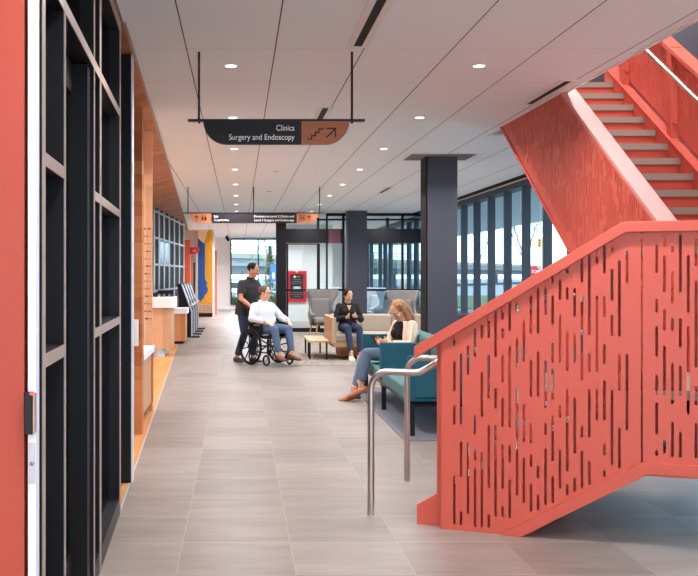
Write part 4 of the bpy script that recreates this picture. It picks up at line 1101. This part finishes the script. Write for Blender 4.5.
# standing man, both hands on the push handles
t, body, fr, hc = person('man in black polo shirt and jeans pushing the wheelchair', (.13, 17.26, .0), WCA + rad(8), dict(
    look=(rad(18), rad(16)), head=(.17, 0, 1.595), neck=(.11, 0, 1.455), pel=(-.01, 0, .93), chest=(.055, 0, 1.24), build=(1.02, 1.02, 1.06),
    shl=(.06, .172, 1.355), ell=(.13, .265, 1.11), wrl=(.325, .235, .965), shr=(.06, -.172, 1.355), elr=(.13, -.275, 1.11), wrr=(.325, -.215, .965),
    handl=((.85, -.05, -.5), (.3, .1, .8), (.2, -1, .1), 1.1), handr=((.85, .05, -.5), (.3, -.1, .8), (.2, 1, .1), 1.1),
    hipl=(-.01, .09, .90), knl=(.10, .10, .50), anl=(.06, .10, .09), hipr=(-.01, -.09, .90), knr=(.05, -.10, .49), anr=(-.13, -.10, .10),
    toel=(1, .1, 0), toer=(1, -.1, -.05), skin=SKIN2, hairmat=H_DARK, trousers=DENIM, hk=1.06, top=POLO, topname='polo_shirt', sleeve=.72, ease=.022, skirt=True, shoe=DARKSHOE))
hair_cap(t, hc, fr, H_DARK, .024, .036, (.097, .081, .086), 1.06)
specs(t, hc, fr, M['alu'], 1.06)
b = MB(); n_ = hc - fr[2] * .125 - fr[0] * .02
b.ring(n_ + Vector((0, 0, -.02)), .066, .014, (.25, 0, 1), 24, 8); b.obj('collar', POLO, t)
# man seated in the wheelchair
wp_ = dict(
    look=(rad(26), rad(6)), head=(.015, .0, 1.20), neck=(-.03, 0, 1.06), pel=(.02, 0, .615), chest=(-.035, 0, .89), build=(1.05, 1.10, 1.08),
    shl=(-.04, .178, .975), ell=(.10, .30, .78), wrl=(.335, .235, .735), shr=(-.04, -.178, .975), elr=(.06, -.31, .78), wrr=(.285, -.20, .735),
    handl=((.85, -.25, -.25), (.2, 0, 1), (.3, -1, .2), .35), handr=((.85, .25, -.25), (.2, 0, 1), (.3, 1, .2), .35),
    hipl=(.03, .10, .595), knl=(.46, .15, .605), anl=(.565, .13, .215), hipr=(.03, -.10, .595), knr=(.46, -.15, .605), anr=(.545, -.13, .215),
    toel=(1, .15, -.08), toer=(1, -.15, -.08), skin=SKIN, hairmat=H_GREY, trousers=DENIM2, hk=1.06, top=WHITECLOTH, topname='shirt', sleeve=1.9, ease=.020, shoe=BROWN)
t, body, fr, hc = person('man in white shirt and blue jeans sitting in the wheelchair', (WCX, WCY, .0), WCA, wp_)
hair_cap(t, hc, fr, H_GREY, .023, .037, (.096, .081, .086), 1.06); specs(t, hc, fr, M['black'], 1.06)
b = MB(); b.ring(hc - fr[2] * .125 - fr[0] * .025 + Vector((0, 0, -.015)), .068, .014, (.2, 0, 1), 24, 8); b.obj('collar', WHITECLOTH, t)
# wheelchair
w = thing('wheelchair', 'black folding wheelchair with spoked wheels on the walkway', 'wheelchair', (WCX, WCY, 0), WCA)
BK = M['black']
for s in (-1, 1):
    wh = MB().ring((0, .30 * s, .305), .288, .017, (0, 1, 0), 48, 8).obj('wheel', M['black_matte'], w)
    b = MB(); b.ring((0, .30 * s, .305), .262, .008, (0, 1, 0), 40, 6); b.obj('rim', BK, wh)
    MB().ring((0, .335 * s, .305), .255, .009, (0, 1, 0), 40, 6).obj('hand_rim', BK, wh)
    MB().cyl((0, .27 * s, .305), (0, .335 * s, .305), .035, 16).obj('hub', BK, wh)
    for k in range(8):
        a = PI * 2 * k / 8 + .2; MB().cyl((.02 * math.cos(a), .30 * s, .305 + .02 * math.sin(a)), (.26 * math.cos(a), .30 * s, .305 + .26 * math.sin(a)), .010, 6).obj('spoke', BK, wh)
    cx = .37; cs = MB().ring((cx, .25 * s, .095), .078, .017, (0, 1, 0), 28, 8).obj('caster', M['black_matte'], w)
    b = MB(); b.cyl((cx, .25 * s - .02, .095), (cx, .25 * s + .02, .095), .022, 12)
    for k in range(5):
        a = PI * 2 * k / 5; b.cyl((cx, .25 * s, .095), (cx + .07 * math.cos(a), .25 * s, .095 + .07 * math.sin(a)), .009, 6)
    b.obj('caster_hub', M['alu'], cs)
    MB().tube([(cx, .25 * s + .032, .095), (cx + .02, .25 * s + .032, .18), (cx + .03, .25 * s, .21), (cx + .03, .25 * s, .30)], .011, 8).obj('fork', BK, cs)
    MB().tube([(-.12, .23 * s, .10), (-.11, .23 * s, .50), (-.15, .23 * s, .86), (-.17, .23 * s, .93), (-.21, .23 * s, .945)], .012, 8).obj('back_post', BK, w)
    MB().tube([(-.19, .23 * s, .942), (-.31, .23 * s, .945)], .018, 10).obj('push_handle', M['black_matte'], w)
    MB().tube([(-.11, .23 * s, .46), (.37, .23 * s, .46), (.42, .23 * s, .44), (.50, .17 * s, .20), (.52, .16 * s, .15)], .012, 8).obj('side_frame', BK, w)
    MB().tube([(-.11, .23 * s, .22), (.36, .23 * s, .22), (.40, .23 * s, .30), (.40, .23 * s, .46)], .012, 8).obj('lower_frame', BK, w)
    MB().box(-.10, .24, .225 * s - .03, .225 * s + .03, .68, .715).obj('armrest', M['black_matte'], w, bevel=.01)
    MB().tube([(-.08, .235 * s, .46), (-.08, .235 * s, .68)], .010, 8).obj('arm_post', BK, w); MB().tube([(.22, .235 * s, .46), (.22, .235 * s, .68)], .010, 8).obj('arm_post', BK, w)
    MB().box(.48, .70, .14 * s - .075, .14 * s + .075, .105, .122).obj('footrest', BK, w, bevel=.004)
    MB().box(-.07, .26, .246 * s - .004, .246 * s + .004, .47, .66).obj('side_guard', M['black_matte'], w)
MB().box(-.10, .38, -.22, .22, .455, .475).obj('seat', M['black_matte'], w, bevel=.006)
MB().prism([(-.12, -.22, .50), (-.155, -.22, .86), (-.175, -.22, .86), (-.14, -.22, .50)], (0, .44, 0)).obj('backrest', M['black_matte'], w)
MB().cyl((0, -.30, .305), (0, .30, .305), .012, 8).obj('axle', BK, w)
for s in (-1, 1): MB().bar((.12, -.22 * s, .22), (.12, .22 * s, .45), .02, .02).obj('cross_brace', BK, w)

# woman on the beige sofa with a phone
t, body, fr, hc = person('woman in black blouse, dark jeans and white sneakers on the beige sofa', (1.975, 18.06, .006), rad(-83), dict(
    look=(rad(14), rad(22)), head=(.05, 0, 1.135), neck=(.0, 0, 1.0), pel=(.02, 0, .57), chest=(.0, 0, .835), build=(1.0, .90, .96), hk=1.03, fem=True,
    shl=(-.0, .155, .93), ell=(.06, .23, .70), wrl=(.27, .09, .76), shr=(-.0, -.155, .93), elr=(.06, -.23, .70), wrr=(.27, -.07, .745),
    handl=((.55, -.75, .15), (.2, .6, .7), (.5, .2, .8), .5), handr=((.6, .7, .15), (.3, -.6, .6), (.5, -.2, .8), .5),
    hipl=(.03, .09, .55), knl=(.47, .105, .55), anl=(.56, .10, .10), hipr=(.03, -.09, .55), knr=(.46, -.10, .55), anr=(.62, -.08, .10),
    toel=(1, .25, -.05), toer=(1, -.1, -.05), skin=SKIN, hairmat=H_DARK, trousers=DENIM, leg_ease=.006, cuff=.040, top=BLACKCLOTH, topname='blouse', sleeve=1.92, ease=.016, shoe=SNEAK, sole=M['white']))
def bun(b, P, A):
    b.ball(P(-.075, 0, .0), (.04, .055, .06), A, 12, 8); b.tube([P(-.085, .02, -.02), P(-.095, .04, -.09), P(-.07, .06, -.17)], [.038, .034, .016], 10)
    for q in (-1, 1): b.tube([P(.035, .050 * q, .085), P(.01, .078 * q, .03), P(-.04, .075 * q, -.035)], [.02, .018, .018], 8)
hair_cap(t, hc, fr, H_DARK, .020, .034, (.094, .082, .088), 1.03, bun)
b = MB(); b.prism([(.135, -.045, .97), (.135, .045, .97), (.150, 0, .86)][:0] or [(.098, -.040, .955), (.098, .040, .955), (.128, 0, .86)], (.02, 0, .003)); b.obj('neckline', SKIN, t)
ph = thing('phone', 'dark phone held by the woman in the black blouse', 'phone', (2.01, 17.745, .79), rad(-83))
MB().bar((0, 0, -.065), (.05, 0, .07), .072, .009, (1, 0, 0)).obj('body', M['black'], ph, bevel=.002); MB().bar((-.004, 0, -.058), (.041, 0, .066), .064, .003, (1, 0, 0)).obj('screen', plain('phone_glass', (60, 66, 76), .1), ph)

# woman on the teal sofa
TW = Matrix.Rotation(rad(20), 3, 'Z')          # she turns her upper body towards the walkway
def tw(*p): return tuple(TW @ Vector(p))
t, body, fr, hc = person('woman with long auburn hair and cream cardigan on the teal sofa', (1.985, 11.98, .006), rad(185), dict(
    look=(rad(26), rad(34)), head=tw(.075, .0, 1.08), neck=tw(.005, 0, .965), pel=(.0, 0, .555), chest=tw(-.015, 0, .80), sv=tw(0, 1, 0), build=(1.0, .88, .92), hk=1.03, fem=True,
    shl=tw(-.02, .148, .90), ell=tw(.055, .23, .675), wrl=tw(.265, .10, .695), shr=tw(-.02, -.148, .90), elr=tw(.055, -.23, .675), wrr=tw(.275, -.06, .69),
    handl=((.65, -.7, .1), (.2, .6, .7), (.5, .2, .8), .45), handr=((.7, .65, .15), (.3, -.6, .6), (.5, -.2, .8), .45),
    hipl=(.01, .09, .54), knl=(.47, .11, .575), anl=(.535, .07, .185), hipr=(.01, -.09, .54), knr=(.455, -.09, .54), anr=(.60, -.02, .105),
    toel=(1, -.1, -.30), toer=(1, .05, -.12), skin=SKIN, hairmat=H_AUB, trousers=DENIM3, leg_ease=.008, hem=.86, cuff=.042, top=BLACKCLOTH, topname='top', sleeve=.15, ease=.005, shoe=TAN, shoe_h=.022))
def long_hair(b, P, A):
    for q, fx in ((1, .02), (-1, .0)):
        b.tube([P(.0, .060 * q, .085), P(-.015, .080 * q, .01), P(-.02, .088 * q, -.08), P(.0 + fx, .098 * q, -.18), P(.05 + fx, .085 * q, -.27)], [.022, .026, .032, .034, .014], 10)
    b.tube([P(-.075, 0, .05), P(-.095, 0, -.05), P(-.10, 0, -.16), P(-.09, 0, -.26)], [.05, .062, .066, .03], 12)
hair_cap(t, hc, fr, H_AUB, .022, .036, (.096, .082, .088), 1.03, long_hair)
# open cardigan: shell of the torso without its front, plus sleeves
b = MB(); pe, chs, nk = Vector((0, 0, .555)), Vector((-.015, 0, .80)), Vector((.005, 0, .965)); n = 25
rings = [(pe - Vector((0, 0, .09)), .190, .150), (pe, .195, .150), (pe.lerp(chs, .5), .175, .138), (chs, .182, .160), (chs + Vector((.0, 0, .08)), .182, .135), (chs + Vector((.01, 0, .125)), .135, .098), (nk + Vector((-.01, 0, -.01)), .082, .078)]
vs = []; fs = []
for c, a, d in rings:
    for i in range(n):
        th = rad(42) + rad(276) * i / (n - 1); vs.append(c + Vector((math.cos(th) * d, math.sin(th) * a, 0)))
for j in range(len(rings) - 1):
    for i in range(n - 1): fs.append((j * n + i, j * n + i + 1, (j + 1) * n + i + 1, (j + 1) * n + i))
b.add(vs, fs, True); cd = b.obj('cardigan', CREAM, t, solid=.016, subsurf=1, xf=TW.to_4x4())
for sh, el, wr in (((-.02, .148, .895), (.055, .23, .675), (.265, .10, .695)), ((-.02, -.148, .895), (.055, -.23, .675), (.275, -.06, .69))):
    b = MB(); S_, E_, W_ = TW @ Vector(sh), TW @ Vector(el), TW @ Vector(wr); b.ball(S_, .071); b.ball(E_, .056); b.tube([S_, S_.lerp(E_, .6), E_, E_.lerp(W_, .55), E_.lerp(W_, .86)], [.069, .063, .056, .050, .042], 14)
    fuse(b, 'sleeve', CREAM, cd, .009, 3)
ph = thing('phone', 'dark phone held by the woman in the cream cardigan', 'phone', (1.635, 11.87, .745), rad(205))
MB().bar((-.01, 0, -.05), (.06, 0, .055), .072, .009, (1, 0, 0)).obj('body', M['black'], ph, bevel=.002); MB().bar((-.014, 0, -.043), (.052, 0, .056), .064, .003, (1, 0, 0)).obj('screen', plain('phone_screen', (70, 80, 96), .1), ph)

# ------------------------------------------------------------------ outdoors
struct(MB().box(-60, 160, 43.6, 400, -.35, -.30).obj('ground', plain('asphalt', (132, 134, 134), .9, 0, .2, .1, .6)))
struct(MB().box(5.1, 160, -20, 43.6, -.35, -.30).obj('ground_forecourt', plain('paving_grey', (164, 162, 158), .9, 0, .2, .1, .8)))
gm = NT('grass_blades'); gv = gm.mapped(); gmat = gm.bsdf(gm.mix(gm.noise(gv, 1.5, 5), lin((70, 82, 48)), lin((108, 114, 74))), .95, 0, .1)
for nm, x0, x1, y0, y1 in (('lawn', 12, 60, 52, 84), ('lawn_verge', -30, 12, 58, 78)):
    struct(MB().box(x0, x1, y0, y1, -.30, -.26).obj(nm, gmat))
# overpass on piers, skewed to the building
A, B = Vector((-40, 16, 0)), Vector((110, 296, 0)); D = (B - A).normalized(); N = Vector((-D.y, D.x, 0))
t = thing('overpass', 'long concrete road overpass on piers with railing beyond the windows', 'bridge', A)
def ob(name, mat, off0, off1, z0, z1):
    q = [N * off0, D * (B - A).length + N * off0, D * (B - A).length + N * off1, N * off1]
    return MB().prism([p + Vector((0, 0, z0)) for p in q], (0, 0, z1 - z0)).obj(name, mat, t)
ob('deck', M['concrete'], 0, 10, 2.3, 3.2); ob('parapet', plain('parapet_tan', (176, 166, 140), .8), -.2, .2, 3.0, 3.45)
ob('girder', plain('girder_grey', (108, 108, 112), .7), .8, 9, 1.5, 2.3)
ob('handrail', M['alu'], -.05, .05, 4.15, 4.25); ob('handrail', M['alu'], -.05, .05, 3.8, 3.86)
for k in range(60):
    p = D * (5.2 * k); MB().box(p.x - .06, p.x + .06, p.y - .06, p.y + .06, 3.4, 4.2).obj('railing_post', M['alu'], t)
for k in range(10):
    p = D * (20 + 30 * k) + N * 5; MB().lathe([(.7, -.3), (.7, 1.5)], p, 16).obj('pier', M['concrete'], t)
# bare trees
bark = plain('bark', (150, 138, 128), .9, 0, .1, .2, 8)
def bare_tree(label, x, y, h, seed):
    r = random.Random(seed); mb = MB()
    def grow(p, d, L, rd, lev):
        q = p + d * L; m = p + d * L * .5 + Vector((r.uniform(-.05, .05), r.uniform(-.05, .05), 0)) * L
        mb.tube([p, m, q], [rd, rd * .85, rd * .65], 5, False)
        if lev == 0: return
        for _ in range(3 if lev > 1 else 4):
            dd = (d + Vector((r.uniform(-.7, .7), r.uniform(-.7, .7), r.uniform(-.1, .5)))).normalized()
            grow(p + d * L * r.uniform(.55, 1), dd, L * r.uniform(.5, .75), rd * .55, lev - 1)
    grow(Vector((0, 0, -.3)), Vector((0, 0, 1)), h * .42, h * .008, 4)
    t = thing('bare_tree', label, 'tree', (x, y, 0), 0, 'bare trees outside the windows'); mb.obj('branches', bark, t)
    return t
bare_tree('bare young tree outside seen between the first window mullions past the column', 16.0, 66, 9, 1)
bare_tree('bare young tree outside the middle panes of the right window wall', 15.2, 53, 7.5, 2)
bare_tree('bare young tree outside the window wall just left of the stop sign', 17.3, 60, 8, 3)
bare_tree('bare tree outside the far window beside the conifer', 1.75, 62, 8, 4)
bare_tree('bare tree outside beyond the far window, left of the conifer', 1.0, 74, 8, 5)
# conifer
t = thing('conifer', 'narrow green conifer outside the far window', 'tree', (1.62, 52, -.3)); r = random.Random(8)
MB().tube([(0, 0, 0), (0, 0, 3.2)], [.06, .01], 8).obj('trunk', bark, t); mb = MB()
for _ in range(2600):
    z = r.uniform(.12, 3.3); rr = (3.4 - z) * .17 * math.sqrt(r.random()) + .03; a = r.uniform(0, 2 * PI)
    p = Vector((rr * math.cos(a), rr * math.sin(a), z)); d = Vector((math.cos(a), math.sin(a), r.uniform(.2, 1.2))).normalized() * r.uniform(.07, .14); w = d.cross(Vector((0, 0, 1))).normalized() * .025
    mb.add([p - w, p + w, p + d], [(0, 1, 2)])
tag(mb.obj('foliage', plain('conifer_green', (74, 104, 44), .9, 0, .1, .35, 8), t), None)
# blue banner on a lamp post
t = thing('banner', 'blue banner on a pole outside the far window', 'banner', (1.72, 50, -.3))
MB().tube([(.18, 0, 0), (.18, 0, 3)], .03, 8).obj('pole', M['alu'], t); MB().box(-.12, .16, -.01, .01, 1.45, 2.35).obj('cloth', plain('banner_blue', (56, 110, 214), .7), t)
MB().ball((.02, -.012, 1.75), (.07, .004, .18), None, 10, 6).obj('emblem', M['white_ink'], t)
# stop sign, signal, posts
t = thing('stop_sign', 'red octagonal stop sign on a post outside the window wall', 'road sign', (12.18, 41.0, .02))
oc = [(.27 * math.cos(PI / 8 + PI / 4 * k), .27 * math.sin(PI / 8 + PI / 4 * k)) for k in range(8)]
MB().prism([(x, -.01, 1.62 + z) for x, z in oc], (0, .02, 0)).obj('border', M['white'], t)
MB().prism([(x * .92, -.014, 1.62 + z * .92) for x, z in oc], (0, .01, 0)).obj('face', plain('stop_red', (196, 28, 40), .4), t)
text('STOP', .18, M['white_ink'], 'lettering', t, 'CENTER', (0, -.016, 1.555)); MB().box(-.03, .03, .011, .05, -.32, 1.9).obj('post', M['alu'], t)
t = thing('traffic_signal', 'yellow traffic signal on a pale mast outside the window wall', 'traffic light', (27.2, 90, -.3))
MB().tube([(.3, 0, 0), (.3, 0, 5.2)], .10, 10).obj('mast', M['whitemetal'], t); MB().box(-.14, .14, -.14, .14, 4.3, 5.05).obj('housing', plain('signal_yellow', (230, 170, 30), .5), t)
for z in (4.43, 4.67, 4.91): MB().lathe([(.08, 0), (.08, .02)], (0, 0, 0), 12).obj('lens', M['black_matte'], t, xf=Matrix.Translation((0, -.15, z)) @ Matrix.Rotation(PI / 2, 4, 'X'))
bo = None
for i, (x, y, lab) in enumerate(((8.3, 32, 'black bollard outside the window wall near the column'), (9.5, 33, 'black bollard outside the window wall, second from the column'), (10.6, 34, 'black bollard outside the window wall, farthest from the column'))):
    if bo is None:
        bo = thing('bollard', lab, 'bollard', (x, y, -.3), 0, 'bollards outside'); MB().lathe([(.09, 0), (.09, .95), (.06, 1.0), (.001, 1.01)], (0, 0, 0), 16).obj('post', M['black'], bo)
    else: dup(bo, (x, y, -.3), lab)
# parked cars and a low building beyond the far window
def car(label, x, y, col, rz):
    t = thing('parked_car', label, 'car', (x, y, -.3), rz, 'parked cars outside')
    pr = [(-2.1, .3), (2.1, .3), (2.15, .7), (1.3, .85), (.7, 1.35), (-1.2, 1.38), (-1.9, .95), (-2.15, .85)]
    MB().prism([(a, -.85, z) for a, z in pr], (0, 1.7, 0)).obj('body', plain('car_paint', col, .25), t, bevel=.05)
    MB().prism([(a, -.86, z) for a, z in ((.6, 1.28), (1.1, .9), (-1.6, .92), (-1.15, 1.3))], (0, 1.72, 0)).obj('windows', M['black'], t)
    for a in (-1.3, 1.3):
        for s in (-.8, .8): MB().cyl((a, s - .1, .32), (a, s + .1, .32), .32, 18).obj('wheel', M['black_matte'], t)
car('white parked car outside the far window', .3, 66, (226, 228, 230), .1)
car('dark parked car outside the far window, below the overpass', 6.4, 70, (60, 66, 80), .05)
hb = MB(); r = random.Random(4); mb = MB()
for _ in range(2600):
    p = Vector((r.uniform(-4, 2.2), r.uniform(56, 57.2), -.3 + .8 * math.sqrt(r.random()) * (.7 + .3 * math.sin(_))));  d = Vector((r.uniform(-1, 1), r.uniform(-1, 1), r.uniform(-.2, 1))).normalized() * .16; w = d.cross(Vector((.3, .1, 1))).normalized() * .06
    mb.add([p - w, p + w, p + d], [(0, 1, 2)])
h = mb.obj('hedge', plain('hedge_green', (74, 88, 58), .9, 0, .1, .3, 6)); tag(h, 'loose green hedge outside the far window', 'hedge')

# ------------------------------------------------------------------ daylight
wd = bpy.data.worlds.new('sky'); SC.world = wd; wd.use_nodes = True
nt = wd.node_tree; nt.nodes.clear()
tc = nt.nodes.new('ShaderNodeTexCoord'); sx = nt.nodes.new('ShaderNodeSeparateXYZ'); nt.links.new(tc.outputs['Generated'], sx.inputs[0])
cr = nt.nodes.new('ShaderNodeValToRGB'); nt.links.new(sx.outputs[2], cr.inputs[0])
e = cr.color_ramp.elements; e[0].position = 0.0; e[0].color = lin((208, 230, 246)); e[1].position = .45; e[1].color = lin((170, 204, 236))
bg = nt.nodes.new('ShaderNodeBackground'); bg.inputs[1].default_value = SKY
nt.links.new(cr.outputs[0], bg.inputs[0]); wo = nt.nodes.new('ShaderNodeOutputWorld'); nt.links.new(bg.outputs[0], wo.inputs[0])
def lamp(name, kind, loc, energy, col=(253, 251, 255), rot=(0, 0, 0), **k):
    l = bpy.data.lights.new(name, kind); l.energy = energy; l.color = lin(col)[:3]
    for a, b in k.items(): setattr(l, a, b)
    o = bpy.data.objects.new(name, l); COL.objects.link(o); o.location = loc; o.rotation_euler = rot
    return o
# lamp at each downlight; rows run on unseen past the fittings for brightness
for yy in LAMP_Y:
    for xx in (-0.062, 1.845):
        lamp('downlight_lamp', 'AREA', (xx, yy, CEIL - .03), LAMP_W * (2.2 if yy > 30 else 1.0), shape='DISK', size=.14, spread=rad(150))
for yy in LAMP_Y:
    if yy > 11.5: lamp('downlight_lamp', 'AREA', (3.76, yy, CEIL - .03), LAMP_W, shape='DISK', size=.14, spread=rad(150))
    if yy < 19: lamp('downlight_lamp', 'AREA', (-2.2, yy, CEIL - .03), LAMP_W, shape='DISK', size=.14, spread=rad(150))  # second row here is unseen, with no fittings on the left
for yy in (5.5, 8.5, 11.5):
    lamp('upper_lamp', 'AREA', (3.6, yy, 6.55), 115, shape='SQUARE', size=.6)  # unseen lamps added above to brighten the walled-in stairwell
lamp('sun', 'SUN', (20, 30, 40), SUN, (255, 246, 232), (rad(38), rad(-28), 0), angle=rad(3))
SC.view_settings.view_transform = 'Standard'; SC.view_settings.look = 'None'
SC.view_settings.exposure = EXPO; SC.view_settings.gamma = 1.0
